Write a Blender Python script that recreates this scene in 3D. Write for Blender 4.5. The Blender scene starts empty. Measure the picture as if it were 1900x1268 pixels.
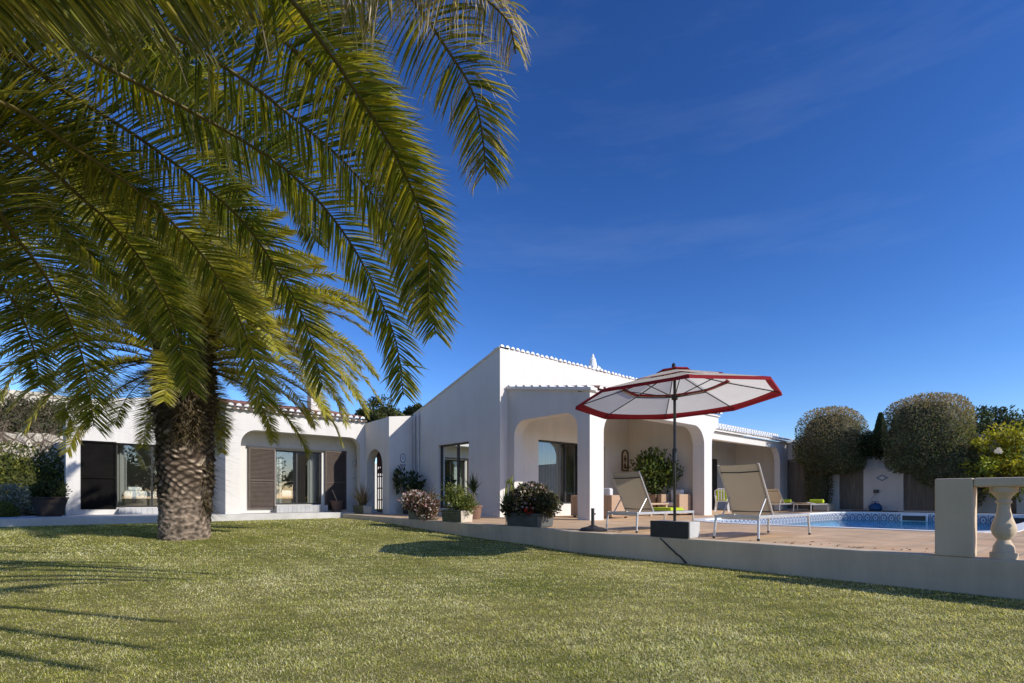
import bpy, bmesh, math, random
import numpy as np
from mathutils import Vector, Matrix
from mathutils.geometry import tessellate_polygon

PI = math.pi
C = bpy.context.scene.collection
scene = bpy.context.scene
R = math.radians

# ------------------------------------------------------------------ materials
def new_mat(name):
    m = bpy.data.materials.new(name); m.use_nodes = True
    nt = m.node_tree; b = nt.nodes['Principled BSDF']
    return m, nt, b

def noise(nt, scale, detail=4, rough=.55, coord='Object', stretch=None):
    tc = nt.nodes.new('ShaderNodeTexCoord')
    n = nt.nodes.new('ShaderNodeTexNoise'); n.inputs['Scale'].default_value = scale
    n.inputs['Detail'].default_value = detail; n.inputs['Roughness'].default_value = rough
    if stretch:
        mp = nt.nodes.new('ShaderNodeMapping'); mp.inputs['Scale'].default_value = stretch
        nt.links.new(tc.outputs[coord], mp.inputs['Vector']); nt.links.new(mp.outputs['Vector'], n.inputs['Vector'])
    else:
        nt.links.new(tc.outputs[coord], n.inputs['Vector'])
    return n

def ramp(nt, fac, stops):
    r = nt.nodes.new('ShaderNodeValToRGB')
    e = r.color_ramp.elements
    while len(e) < len(stops): e.new(.5)
    for i, (p, c) in enumerate(stops):
        e[i].position = p; e[i].color = (*c, 1)
    nt.links.new(fac, r.inputs['Fac'])
    return r

def bump(nt, b, height, strength=.3, dist=.01):
    bp = nt.nodes.new('ShaderNodeBump'); bp.inputs['Strength'].default_value = strength
    bp.inputs['Distance'].default_value = dist
    nt.links.new(height, bp.inputs['Height']); nt.links.new(bp.outputs['Normal'], b.inputs['Normal'])
    return bp

def mottled(name, c0, c1, scale=3, rough=.8, bstr=.2, bscale=40, bdist=.006, metallic=0, spec=.3, stretch=None, coord='Object'):
    m, nt, b = new_mat(name)
    n = noise(nt, scale, 6, .6, coord, stretch)
    r = ramp(nt, n.outputs['Fac'], [(.3, c0), (.7, c1)])
    nt.links.new(r.outputs['Color'], b.inputs['Base Color'])
    b.inputs['Roughness'].default_value = rough; b.inputs['Metallic'].default_value = metallic
    b.inputs['Specular IOR Level'].default_value = spec
    if bstr:
        n2 = noise(nt, bscale, 4, .6, coord, stretch)
        bump(nt, b, n2.outputs['Fac'], bstr, bdist)
    return m

def leaf_mat(name, transl=.3, rough=.45, spec=.35):
    m, nt, b = new_mat(name)
    at = nt.nodes.new('ShaderNodeAttribute'); at.attribute_name = 'col'
    nt.links.new(at.outputs['Color'], b.inputs['Base Color'])
    b.inputs['Roughness'].default_value = rough; b.inputs['Specular IOR Level'].default_value = spec
    t = nt.nodes.new('ShaderNodeBsdfTranslucent')
    mul = nt.nodes.new('ShaderNodeMix'); mul.data_type = 'RGBA'; mul.blend_type = 'MULTIPLY'
    mul.inputs['Factor'].default_value = 1; mul.inputs['B'].default_value = (1.5, 1.45, .55, 1)
    nt.links.new(at.outputs['Color'], mul.inputs['A']); nt.links.new(mul.outputs['Result'], t.inputs['Color'])
    mx = nt.nodes.new('ShaderNodeMixShader'); mx.inputs['Fac'].default_value = transl
    nt.links.new(b.outputs['BSDF'], mx.inputs[1]); nt.links.new(t.outputs['BSDF'], mx.inputs[2])
    nt.links.new(mx.outputs['Shader'], nt.nodes['Material Output'].inputs['Surface'])
    return m

def attr_mat(name, rough=.9, bstr=.4, bscale=60, bdist=.01):
    m, nt, b = new_mat(name)
    at = nt.nodes.new('ShaderNodeAttribute'); at.attribute_name = 'col'
    n = noise(nt, bscale, 4)
    mul = nt.nodes.new('ShaderNodeMix'); mul.data_type = 'RGBA'; mul.blend_type = 'MULTIPLY'; mul.inputs['Factor'].default_value = 1
    r = ramp(nt, n.outputs['Fac'], [(.3, (.65, .65, .65)), (.7, (1.2, 1.2, 1.2))])
    nt.links.new(at.outputs['Color'], mul.inputs['A']); nt.links.new(r.outputs['Color'], mul.inputs['B'])
    nt.links.new(mul.outputs['Result'], b.inputs['Base Color'])
    b.inputs['Roughness'].default_value = rough; b.inputs['Specular IOR Level'].default_value = .15
    bump(nt, b, n.outputs['Fac'], bstr, bdist)
    return m

def plaster(name, c, stain=(.62, .60, .56), amt=.35):
    m, nt, b = new_mat(name)
    n = noise(nt, .9, 7, .65)
    n1 = noise(nt, 1.6, 6, .7, 'Object', (2.2, 2.2, .25))
    mm = nt.nodes.new('ShaderNodeMath'); mm.operation = 'MULTIPLY'
    nt.links.new(n.outputs['Fac'], mm.inputs[0]); nt.links.new(n1.outputs['Fac'], mm.inputs[1])
    s = tuple(c[i]*(1-amt)+stain[i]*amt for i in range(3))
    r = ramp(nt, mm.outputs['Value'], [(.16, c), (.5, s)])
    nt.links.new(r.outputs['Color'], b.inputs['Base Color'])
    b.inputs['Roughness'].default_value = .9; b.inputs['Specular IOR Level'].default_value = .2
    n2 = noise(nt, 55, 5, .6); n3 = noise(nt, 5, 3, .5)
    ad = nt.nodes.new('ShaderNodeMath'); ad.operation = 'MULTIPLY_ADD'; ad.inputs[1].default_value = 3.0
    nt.links.new(n3.outputs['Fac'], ad.inputs[0]); nt.links.new(n2.outputs['Fac'], ad.inputs[2])
    bump(nt, b, ad.outputs['Value'], .25, .006)
    return m

def glass_mat():
    m, nt, b = new_mat('window_glass')
    nt.nodes.remove(b)
    t = nt.nodes.new('ShaderNodeBsdfTransparent'); t.inputs['Color'].default_value = (.80, .85, .84, 1)
    g = nt.nodes.new('ShaderNodeBsdfGlossy'); g.inputs['Roughness'].default_value = .0; g.inputs['Color'].default_value = (.9, .95, .95, 1)
    lw = nt.nodes.new('ShaderNodeLayerWeight'); lw.inputs['Blend'].default_value = .35
    mp = nt.nodes.new('ShaderNodeMapRange'); mp.inputs['To Min'].default_value = .12; mp.inputs['To Max'].default_value = .85
    nt.links.new(lw.outputs['Fresnel'], mp.inputs['Value'])
    mx = nt.nodes.new('ShaderNodeMixShader')
    nt.links.new(mp.outputs['Result'], mx.inputs['Fac']); nt.links.new(t.outputs['BSDF'], mx.inputs[1]); nt.links.new(g.outputs['BSDF'], mx.inputs[2])
    nt.links.new(mx.outputs['Shader'], nt.nodes['Material Output'].inputs['Surface'])
    return m

def fabric(name, c, transl=.3, rough=.9, wave=120):
    m, nt, b = new_mat(name)
    n = noise(nt, 2.5, 5, .6)
    r = ramp(nt, n.outputs['Fac'], [(.3, tuple(x*.93 for x in c)), (.7, c)])
    nt.links.new(r.outputs['Color'], b.inputs['Base Color']); b.inputs['Roughness'].default_value = rough
    b.inputs['Specular IOR Level'].default_value = .2
    n2 = noise(nt, wave, 2); bump(nt, b, n2.outputs['Fac'], .2, .003)
    t = nt.nodes.new('ShaderNodeBsdfTranslucent'); nt.links.new(r.outputs['Color'], t.inputs['Color'])
    mx = nt.nodes.new('ShaderNodeMixShader'); mx.inputs['Fac'].default_value = transl
    nt.links.new(b.outputs['BSDF'], mx.inputs[1]); nt.links.new(t.outputs['BSDF'], mx.inputs[2])
    nt.links.new(mx.outputs['Shader'], nt.nodes['Material Output'].inputs['Surface'])
    return m

def brick_mat(name, c1, c2, mortar, w, h, msize=.01, rough=.7, offset=0., bstr=.3, rot=None):
    m, nt, b = new_mat(name)
    tc = nt.nodes.new('ShaderNodeTexCoord')
    br = nt.nodes.new('ShaderNodeTexBrick')
    br.offset = offset; br.inputs['Scale'].default_value = 1
    br.inputs['Brick Width'].default_value = w; br.inputs['Row Height'].default_value = h
    br.inputs['Mortar Size'].default_value = msize; br.inputs['Bias'].default_value = 0
    br.inputs['Color1'].default_value = (*c1, 1); br.inputs['Color2'].default_value = (*c2, 1); br.inputs['Mortar'].default_value = (*mortar, 1)
    if rot:
        mp = nt.nodes.new('ShaderNodeMapping'); mp.inputs['Rotation'].default_value = rot
        nt.links.new(tc.outputs['Object'], mp.inputs['Vector']); nt.links.new(mp.outputs['Vector'], br.inputs['Vector'])
    else:
        nt.links.new(tc.outputs['Object'], br.inputs['Vector'])
    n = noise(nt, 1.3, 6, .65); r = ramp(nt, n.outputs['Fac'], [(.3, (.72, .72, .72)), (.7, (1.15, 1.12, 1.1))])
    mul = nt.nodes.new('ShaderNodeMix'); mul.data_type = 'RGBA'; mul.blend_type = 'MULTIPLY'; mul.inputs['Factor'].default_value = 1
    nt.links.new(br.outputs['Color'], mul.inputs['A']); nt.links.new(r.outputs['Color'], mul.inputs['B'])
    nt.links.new(mul.outputs['Result'], b.inputs['Base Color']); b.inputs['Roughness'].default_value = rough
    n2 = noise(nt, 60, 3)
    ad = nt.nodes.new('ShaderNodeMath'); ad.operation = 'MULTIPLY_ADD'; ad.inputs[1].default_value = -1.0
    nt.links.new(br.outputs['Fac'], ad.inputs[0]); nt.links.new(n2.outputs['Fac'], ad.inputs[2])
    bump(nt, b, ad.outputs['Value'], bstr, .004)
    return m

def pool_tile_mat():
    m, nt, b = new_mat('pool_band_tiles')
    # blue rings and crosses on white, one motif per 0.30 m tile
    at = nt.nodes.new('ShaderNodeUVMap')
    sx = nt.nodes.new('ShaderNodeSeparateXYZ'); nt.links.new(at.outputs['UV'], sx.inputs['Vector'])
    def math_(op, a, bb=None):
        n = nt.nodes.new('ShaderNodeMath'); n.operation = op
        for i, v in enumerate((a, bb)):
            if v is None: continue
            if isinstance(v, (int, float)): n.inputs[i].default_value = v
            else: nt.links.new(v, n.inputs[i])
        return n.outputs[0]
    fx = math_('SUBTRACT', math_('FRACT', sx.outputs['X']), .5); fy = math_('SUBTRACT', math_('FRACT', sx.outputs['Y']), .5)
    d = math_('SQRT', math_('ADD', math_('MULTIPLY', fx, fx), math_('MULTIPLY', fy, fy)))
    ring = math_('LESS_THAN', math_('ABSOLUTE', math_('SUBTRACT', d, .33)), .09)
    dot = math_('LESS_THAN', d, .12)
    edge = math_('GREATER_THAN', math_('ABSOLUTE', fx), .45)
    mask = math_('MINIMUM', math_('ADD', math_('ADD', ring, dot), edge), 1.0)
    mx = nt.nodes.new('ShaderNodeMix'); mx.data_type = 'RGBA'
    mx.inputs['A'].default_value = (.46, .49, .52, 1); mx.inputs['B'].default_value = (.13, .155, .21, 1)
    nt.links.new(mask, mx.inputs['Factor']); nt.links.new(mx.outputs['Result'], b.inputs['Base Color'])
    b.inputs['Roughness'].default_value = .25
    return m

def water_mat():
    m, nt, b = new_mat('pool_water')
    nt.nodes.remove(b)
    g = nt.nodes.new('ShaderNodeBsdfGlossy'); g.inputs['Roughness'].default_value = .03
    t = nt.nodes.new('ShaderNodeBsdfTransparent'); t.inputs['Color'].default_value = (.45, .80, .92, 1)
    lw = nt.nodes.new('ShaderNodeFresnel'); lw.inputs['IOR'].default_value = 1.33
    n = noise(nt, 2.2, 3, .5)
    bp = nt.nodes.new('ShaderNodeBump'); bp.inputs['Strength'].default_value = .12; bp.inputs['Distance'].default_value = .05
    nt.links.new(n.outputs['Fac'], bp.inputs['Height'])
    nt.links.new(bp.outputs['Normal'], g.inputs['Normal']); nt.links.new(bp.outputs['Normal'], lw.inputs['Normal'])
    mx = nt.nodes.new('ShaderNodeMixShader')
    hf = nt.nodes.new('ShaderNodeMath'); hf.operation = 'MULTIPLY'; hf.inputs[1].default_value = .55; nt.links.new(lw.outputs['Fac'], hf.inputs[0])
    nt.links.new(hf.outputs['Value'], mx.inputs['Fac']); nt.links.new(t.outputs['BSDF'], mx.inputs[1]); nt.links.new(g.outputs['BSDF'], mx.inputs[2])
    nt.links.new(mx.outputs['Shader'], nt.nodes['Material Output'].inputs['Surface'])
    return m

M = {}
M['plaster'] = plaster('white_plaster', (.685, .65, .592), (.50, .465, .41), .45)
M['wall'] = plaster('garden_wall_plaster', (.68, .545, .385), (.37, .30, .205), .75)
M['room'] = mottled('room_paint', (.50, .48, .44), (.56, .54, .50), 1, .9, 0)
M['room_floor'] = mottled('room_floor', (.22, .16, .12), (.28, .21, .16), 2, .4, 0)
M['paving'] = brick_mat('terracotta_paving', (.61, .39, .205), (.70, .485, .28), (.50, .385, .25), .33, .33, .012)
M['path'] = mottled('concrete_path', (.46, .44, .40), (.60, .58, .54), 2, .85, .2)
M['coping'] = mottled('pool_coping', (.66, .65, .62), (.76, .75, .73), 3, .6, .1)
M['pool_inner'] = brick_mat('pool_mosaic', (.05, .45, .74), (.08, .53, .80), (.2, .58, .75), .05, .05, .004)
M['pool_band'] = pool_tile_mat()
M['water'] = water_mat()
M['glass'] = glass_mat()
M['dark_frame'] = mottled('dark_aluminium', (.018, .017, .016), (.028, .026, .024), 8, .4, .05, spec=.5)
M['shutter'] = mottled('brown_louvre', (.078, .056, .044), (.105, .078, .062), 6, .6, .1)
M['screen'] = mottled('dark_screen', (.006, .0055, .005), (.010, .009, .008), 3, .95, .05, spec=.08)
M['rtile'] = mottled('terracotta_roof', (.30, .12, .07), (.46, .22, .14), 5, .85, .3)
M['rtile_dark'] = mottled('dark_under_tile', (.10, .075, .06), (.18, .14, .115), 6, .9, .3)
M['mortar'] = mottled('white_mortar', (.74, .73, .70), (.84, .83, .81), 8, .9, .3)
M['pipe'] = mottled('painted_pipe', (.50, .49, .48), (.56, .55, .54), 5, .6, .05)
M['curtain'] = fabric('curtain_cloth', (.62, .60, .55), .35)
M['linen'] = fabric('bed_linen', (.80, .80, .79), .05)
M['alu'] = mottled('brushed_aluminium', (.50, .49, .47), (.60, .59, .57), 20, .38, .05, metallic=.55, spec=.5)
M['sling'] = fabric('beige_sling', (.46, .38, .27), .25, .8, 300)
M['sling_band'] = mottled('dark_seam', (.05, .045, .04), (.07, .06, .055), 20, .8, .1)
M['canopy'] = fabric('white_canopy', (.86, .80, .70), .58)
M['canopy_red'] = fabric('red_canopy_border', (.30, .022, .030), .25)
M['pole'] = mottled('charcoal_pole', (.035, .035, .035), (.05, .05, .048), 12, .42, .05, spec=.5)
M['black_plastic'] = mottled('black_plastic', (.014, .014, .015), (.024, .024, .025), 6, .45, .1, spec=.5)
M['stone_dark'] = mottled('dark_stone', (.075, .078, .07), (.13, .13, .12), 5, .85, .4, 30)
M['base_block'] = mottled('painted_block', (.40, .40, .39), (.50, .50, .48), 4, .7, .3)
M['towel'] = mottled('lime_towel', (.42, .52, .02), (.56, .66, .04), 30, .95, .5, 200)
M['wicker'] = mottled('wicker', (.36, .23, .14), (.50, .34, .22), 60, .8, .8, 120, .01)
M['cushion'] = fabric('white_cushion', (.74, .71, .68), .05)
M['wood'] = mottled('pale_wood', (.42, .28, .17), (.52, .37, .24), 4, .6, .2, 20, stretch=(1, 8, 8))
M['door_wood'] = mottled('weathered_door', (.13, .11, .085), (.23, .195, .155), 3, .75, .4, 14, stretch=(1, 6, .5))
M['terracotta'] = mottled('terracotta_pot', (.15, .082, .055), (.23, .135, .09), 6, .85, .3)
M['tan_stone'] = mottled('tan_planter', (.50, .43, .33), (.62, .54, .42), 7, .9, .4)
M['green_trough'] = mottled('mossy_planter', (.085, .095, .06), (.30, .27, .20), 3, .9, .4)
M['soil'] = mottled('soil', (.03, .022, .016), (.06, .045, .03), 20, 1, .6)
M['frond'] = leaf_mat('palm_leaf', .42, .40, .5)
M['leaf'] = leaf_mat('shrub_leaf', .32, .62, .18)
M['petal'] = leaf_mat('petal', .3, .7, .2)
M['grass'] = leaf_mat('grass_blade', .46, .7, .1)
M['bark'] = attr_mat('bark', .95, .6, 45, .02)
M['twig'] = attr_mat('twig_bark', .9, .2, 30)
M['gate'] = mottled('rusty_gate', (.07, .025, .02), (.12, .05, .04), 20, .7, .2)
M['blue_plastic'] = mottled('blue_plastic', (.02, .08, .20), (.03, .11, .26), 5, .4, .05)
def rubble(name):
    m, nt, b = new_mat(name)
    tc = nt.nodes.new('ShaderNodeTexCoord'); vo = nt.nodes.new('ShaderNodeTexVoronoi'); vo.inputs['Scale'].default_value = 3.2; vo.feature = 'DISTANCE_TO_EDGE'
    v2 = nt.nodes.new('ShaderNodeTexVoronoi'); v2.inputs['Scale'].default_value = 3.2
    nt.links.new(tc.outputs['Object'], vo.inputs['Vector']); nt.links.new(tc.outputs['Object'], v2.inputs['Vector'])
    r = ramp(nt, vo.outputs['Distance'], [(.02, (.25, .22, .17)), (.10, (1, 1, 1))])
    r2 = ramp(nt, v2.outputs['Color'], [(.2, (.42, .37, .28)), (.8, (.66, .60, .48))])
    mul = nt.nodes.new('ShaderNodeMix'); mul.data_type = 'RGBA'; mul.blend_type = 'MULTIPLY'; mul.inputs['Factor'].default_value = 1
    nt.links.new(r.outputs['Color'], mul.inputs['A']); nt.links.new(r2.outputs['Color'], mul.inputs['B']); nt.links.new(mul.outputs['Result'], b.inputs['Base Color'])
    b.inputs['Roughness'].default_value = .95; bump(nt, b, r.outputs['Color'], .8, .06)
    return m
M['drystone'] = rubble('pale_stone_wall')
M['tile_blue'] = mottled('blue_glaze', (.16, .19, .26), (.26, .29, .36), 30, .3, .05)
M['cream'] = mottled('cream_glaze', (.60, .50, .32), (.70, .60, .42), 12, .35, .05)
M['brown_glaze'] = mottled('brown_glaze', (.09, .05, .03), (.14, .08, .05), 12, .5, .1)
M['white_paint'] = mottled('white_enamel', (.78, .78, .76), (.82, .82, .80), 9, .4, .03)
M['stain'] = mottled('dark_crack', (.030, .030, .028), (.05, .05, .046), 9, .95, .3)

# ------------------------------------------------------------------ mesh helpers
class MB:
    def __init__(s): s.v = []; s.f = []; s.m = []; s.c = []; s.usecol = False
    def add(s, verts, faces, mi=0, col=None):
        o = len(s.v); s.v += [tuple(p) for p in verts]
        s.f += [tuple(i+o for i in f) for f in faces]; s.m += [mi]*len(faces)
        if col is not None: s.usecol = True
        s.c += [col or (1, 1, 1)]*len(verts)
        return s
    def box(s, a, b, mi=0):
        (x0, y0, z0), (x1, y1, z1) = a, b
        vs = [(x0,y0,z0),(x1,y0,z0),(x1,y1,z0),(x0,y1,z0),(x0,y0,z1),(x1,y0,z1),(x1,y1,z1),(x0,y1,z1)]
        return s.add(vs, [(0,3,2,1),(4,5,6,7),(0,1,5,4),(1,2,6,5),(2,3,7,6),(3,0,4,7)], mi)
    def taper(s, c, w0, d0, w1, d1, z0, z1, mi=0, rot=0):
        vs = []
        for w, d, z in ((w0, d0, z0), (w1, d1, z1)):
            for sx, sy in ((-1,-1),(1,-1),(1,1),(-1,1)):
                x, y = sx*w/2, sy*d/2
                vs.append((c[0]+x*math.cos(rot)-y*math.sin(rot), c[1]+x*math.sin(rot)+y*math.cos(rot), z))
        return s.add(vs, [(0,3,2,1),(4,5,6,7),(0,1,5,4),(1,2,6,5),(2,3,7,6),(3,0,4,7)], mi)
    def tube(s, pts, r, n=8, mi=0, col=None, cap=True):
        pts = [Vector(p) for p in pts]
        rs = r if isinstance(r, (list, tuple)) else [r]*len(pts)
        t0 = (pts[1]-pts[0]).normalized()
        ref = Vector((0,0,1)) if abs(t0.z) < .9 else Vector((1,0,0))
        a = t0.cross(ref).normalized()
        vs = []; fs = []
        for i, p in enumerate(pts):
            t = (pts[min(i+1, len(pts)-1)] - pts[max(i-1, 0)]).normalized()
            a = (a - t*a.dot(t)).normalized(); b = t.cross(a)
            for k in range(n):
                an = 2*PI*k/n; vs.append(p + (a*math.cos(an)+b*math.sin(an))*rs[i])
        for i in range(len(pts)-1):
            for k in range(n):
                fs.append((i*n+k, i*n+(k+1)%n, (i+1)*n+(k+1)%n, (i+1)*n+k))
        if cap:
            fs.append(tuple(range(n-1, -1, -1))); fs.append(tuple((len(pts)-1)*n+k for k in range(n)))
        return s.add(vs, fs, mi, col)
    def lathe(s, c, prof, n=20, mi=0):
        vs = []; fs = []
        for r, z in prof:
            for k in range(n):
                an = 2*PI*k/n; vs.append((c[0]+r*math.cos(an), c[1]+r*math.sin(an), c[2]+z))
        for i in range(len(prof)-1):
            for k in range(n):
                fs.append((i*n+k, i*n+(k+1)%n, (i+1)*n+(k+1)%n, (i+1)*n+k))
        fs.append(tuple(range(n-1, -1, -1))); fs.append(tuple((len(prof)-1)*n+k for k in range(n)))
        return s.add(vs, fs, mi)
    def panel(s, plane, c, outline, holes=(), t=.3, mi=0):
        """vertical slab: plane 'v' -> facing y, 'u' -> facing x, 'z' -> horizontal; c..c+t is its thickness"""
        def P(a, b, d):
            return (a, c+d, b) if plane == 'v' else (c+d, a, b) if plane == 'u' else (a, b, c+d)
        loops = [list(outline)] + [list(h) for h in holes]
        tris = tessellate_polygon([[Vector((a, b, 0)) for a, b in l] for l in loops])
        flat = [p for l in loops for p in l]; n = len(flat)
        vs = [P(a, b, 0) for a, b in flat] + [P(a, b, t) for a, b in flat]
        fs = [tuple(x) for x in tris] + [tuple(i+n for i in reversed(x)) for x in tris]
        o = 0
        for l in loops:
            k = len(l)
            for i in range(k):
                j = (i+1) % k
                fs.append((o+i, o+j, n+o+j, n+o+i))
            o += k
        return s.add(vs, fs, mi)
    def halfcyl(s, p0, p1, r0, r1, up, mi=0, n=6, end=None):
        p0, p1, up = Vector(p0), Vector(p1), Vector(up)
        t = (p1-p0).normalized(); sd = t.cross(up).normalized(); up = sd.cross(t)
        vs = []
        for p, r in ((p0, r0), (p1, r1)):
            for k in range(n+1):
                a = PI*k/n; vs.append(p + sd*(r*math.cos(a)) + up*(r*math.sin(a)))
        fs = [(k, k+1, n+2+k, n+1+k) for k in range(n)]
        s.add(vs, fs, mi)
        if end is not None:
            s.add([p0+t*.004] + [v+t*.004 for v in vs[:n+1]], [(0, k+1, k+2) for k in range(n)], end)
        return s
    def build(s, name, mats, parent=None, smooth=False, bevel=0, loc=(0,0,0), fix=True):
        me = bpy.data.meshes.new(name)
        me.from_pydata(s.v, [], s.f)
        if not isinstance(mats, (list, tuple)): mats = [mats]
        for m in mats: me.materials.append(m if not isinstance(m, str) else M[m])
        if len(mats) > 1: me.polygons.foreach_set('material_index', s.m)
        if s.usecol:
            ca = me.color_attributes.new('col', 'FLOAT_COLOR', 'POINT')
            ca.data.foreach_set('color', [x for c in s.c for x in (*c, 1)])
        if fix:
            bm = bmesh.new(); bm.from_mesh(me); bmesh.ops.recalc_face_normals(bm, faces=bm.faces); bm.to_mesh(me); bm.free()
        if smooth: me.polygons.foreach_set('use_smooth', [True]*len(me.polygons))
        o = bpy.data.objects.new(name, me); C.objects.link(o); o.location = loc
        if parent is not None: o.parent = parent
        if bevel:
            b = o.modifiers.new('bevel', 'BEVEL'); b.width = bevel; b.segments = 2; b.limit_method = 'ANGLE'; b.angle_limit = R(40)
        return o

def np_mesh(name, V, F, mats, col=None, mi=None, parent=None, smooth=False):
    """quads or tris from numpy arrays"""
    V = np.asarray(V, np.float32).reshape(-1, 3); F = np.asarray(F, np.int32); k = F.shape[1]
    me = bpy.data.meshes.new(name)
    me.vertices.add(len(V)); me.vertices.foreach_set('co', V.ravel())
    me.loops.add(F.size); me.loops.foreach_set('vertex_index', F.ravel())
    me.polygons.add(len(F)); me.polygons.foreach_set('loop_start', np.arange(0, F.size, k, dtype=np.int32))
    me.polygons.foreach_set('loop_total', np.full(len(F), k, np.int32))
    for m in (mats if isinstance(mats, (list, tuple)) else [mats]): me.materials.append(M[m] if isinstance(m, str) else m)
    if mi is not None: me.polygons.foreach_set('material_index', np.asarray(mi, np.int32))
    if smooth: me.polygons.foreach_set('use_smooth', np.ones(len(F), bool))
    me.update(calc_edges=True)
    if col is not None:
        ca = me.color_attributes.new('col', 'FLOAT_COLOR', 'POINT')
        cc = np.ones((len(V), 4), np.float32); cc[:, :3] = col
        ca.data.foreach_set('color', cc.ravel())
    o = bpy.data.objects.new(name, me); C.objects.link(o)
    if parent is not None: o.parent = parent
    return o

def tag(o, label=None, cat=None, group=None, kind=None):
    if label: o['label'] = label
    if cat: o['category'] = cat
    if group: o['group'] = group
    if kind: o['kind'] = kind
    return o
def thing(name, label, cat, loc=(0,0,0), rz=0, group=None):
    o = bpy.data.objects.new(name, None); C.objects.link(o); o.empty_display_size = .2
    o.location = loc; o.rotation_euler = (0, 0, rz)
    return tag(o, label, cat, group)
def copy_tree(o, parent=None):
    c = o.copy(); C.objects.link(c); c.parent = parent
    for ch in list(o.children): copy_tree(ch, c)
    return c
def arch_pts(x0, x1, z0, z1, r, n=7):
    """opening outline from (x0,z0) up, rounded top corners, down to (x1,z0)"""
    p = [(x0, z0)]
    for k in range(n+1):
        a = PI - k*PI/2/n; p.append((x0+r+r*math.cos(a), z1-r+r*math.sin(a)))
    for k in range(n+1):
        a = PI/2 - k*PI/2/n; p.append((x1-r+r*math.cos(a), z1-r+r*math.sin(a)))
    p.append((x1, z0))
    return p
def nrm(a): return a/np.maximum(np.linalg.norm(a, axis=-1, keepdims=True), 1e-9)

M['dark_pot'] = mottled('dark_brown_pot', (.030, .022, .018), (.055, .040, .032), 5, .8, .3)

def mossy(name, clean0, clean1, moss_shade0, moss_shade1):
    """cream stone whose side away from the sun (local -x) is coloured dark for moss and for its shade"""
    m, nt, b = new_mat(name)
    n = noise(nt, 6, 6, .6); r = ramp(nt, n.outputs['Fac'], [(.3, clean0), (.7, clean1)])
    r2 = ramp(nt, n.outputs['Fac'], [(.3, moss_shade0), (.72, moss_shade1)])  # dark ramp paints in moss together with that side's shade
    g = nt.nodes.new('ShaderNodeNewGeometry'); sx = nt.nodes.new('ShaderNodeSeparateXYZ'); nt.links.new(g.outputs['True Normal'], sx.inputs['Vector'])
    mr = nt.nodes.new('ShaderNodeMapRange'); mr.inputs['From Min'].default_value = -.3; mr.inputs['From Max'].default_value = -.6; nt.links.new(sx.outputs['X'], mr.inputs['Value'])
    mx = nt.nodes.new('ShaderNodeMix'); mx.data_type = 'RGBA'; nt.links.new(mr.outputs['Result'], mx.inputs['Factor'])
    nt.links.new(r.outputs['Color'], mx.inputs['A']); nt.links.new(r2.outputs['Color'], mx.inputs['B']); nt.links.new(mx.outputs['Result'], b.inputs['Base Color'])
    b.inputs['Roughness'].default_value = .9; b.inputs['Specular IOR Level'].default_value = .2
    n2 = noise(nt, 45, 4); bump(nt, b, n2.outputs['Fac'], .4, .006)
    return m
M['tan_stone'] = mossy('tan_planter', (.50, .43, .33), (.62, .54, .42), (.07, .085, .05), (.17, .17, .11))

M['step_tile'] = brick_mat('grey_step_tiles', (.40, .40, .39), (.46, .46, .45), (.30, .30, .29), .15, .15, .008, .6)
# ------------------------------------------------------------------ ground, terrace, pool
def sm(t):
    t = min(1, max(0, t)); return t*t*(3-2*t)
def lawn_z(u, v):
    return -.36 + .21*sm((v+6)/10)
def lawn_z_np(u, v):
    t = np.clip((v+6)/10, 0, 1); return -.36+.21*t*t*(3-2*t)

us = sorted(set([-420, -200, -100, -60, -40, -30] + [x for x in np.arange(-25, -1.4, .75)] + [-1.2, -.9, 32, 33, 45, 70, 120, 220, 420]))
vs_ = sorted(set([-420, -200, -100, -60, -40, -30, -20.5, -19.5] + [x for x in np.arange(-18, 3.1, .75)] + [3.6, 4.2, 5, 6, 7, 8, 10, 14, 20, 30, 45, 70, 120, 220, 420]))
gv = []; gf = []
for v in vs_:
    for u in us:
        z = lawn_z(u, v)
        if -1.0 < u < 32.5 and -20 < v < 3.4: z = -2.6
        gv.append((u, v, z))
nu = len(us)
for j in range(len(vs_)-1):
    for i in range(nu-1):
        gf.append((j*nu+i, j*nu+i+1, (j+1)*nu+i+1, (j+1)*nu+i))
mb = MB(); mb.add(gv, gf)
m, nt, b = new_mat('lawn_soil')
n = noise(nt, .7, 8, .65); n2 = noise(nt, 24, 4, .7)
r = ramp(nt, n.outputs['Fac'], [(.35, (.15, .17, .05)), (.65, (.25, .23, .10))])
r2 = ramp(nt, n2.outputs['Fac'], [(.3, (.55, .55, .5)), (.7, (1.25, 1.2, 1.1))])
mul = nt.nodes.new('ShaderNodeMix'); mul.data_type = 'RGBA'; mul.blend_type = 'MULTIPLY'; mul.inputs['Factor'].default_value = 1
nt.links.new(r.outputs['Color'], mul.inputs['A']); nt.links.new(r2.outputs['Color'], mul.inputs['B'])
nt.links.new(mul.outputs['Result'], b.inputs['Base Color']); b.inputs['Roughness'].default_value = 1; b.inputs['Specular IOR Level'].default_value = 0
bump(nt, b, n2.outputs['Fac'], .8, .03)
M['lawn_soil'] = m
tag(mb.build('lawn_ground', 'lawn_soil', smooth=True), kind='structure')

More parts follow.
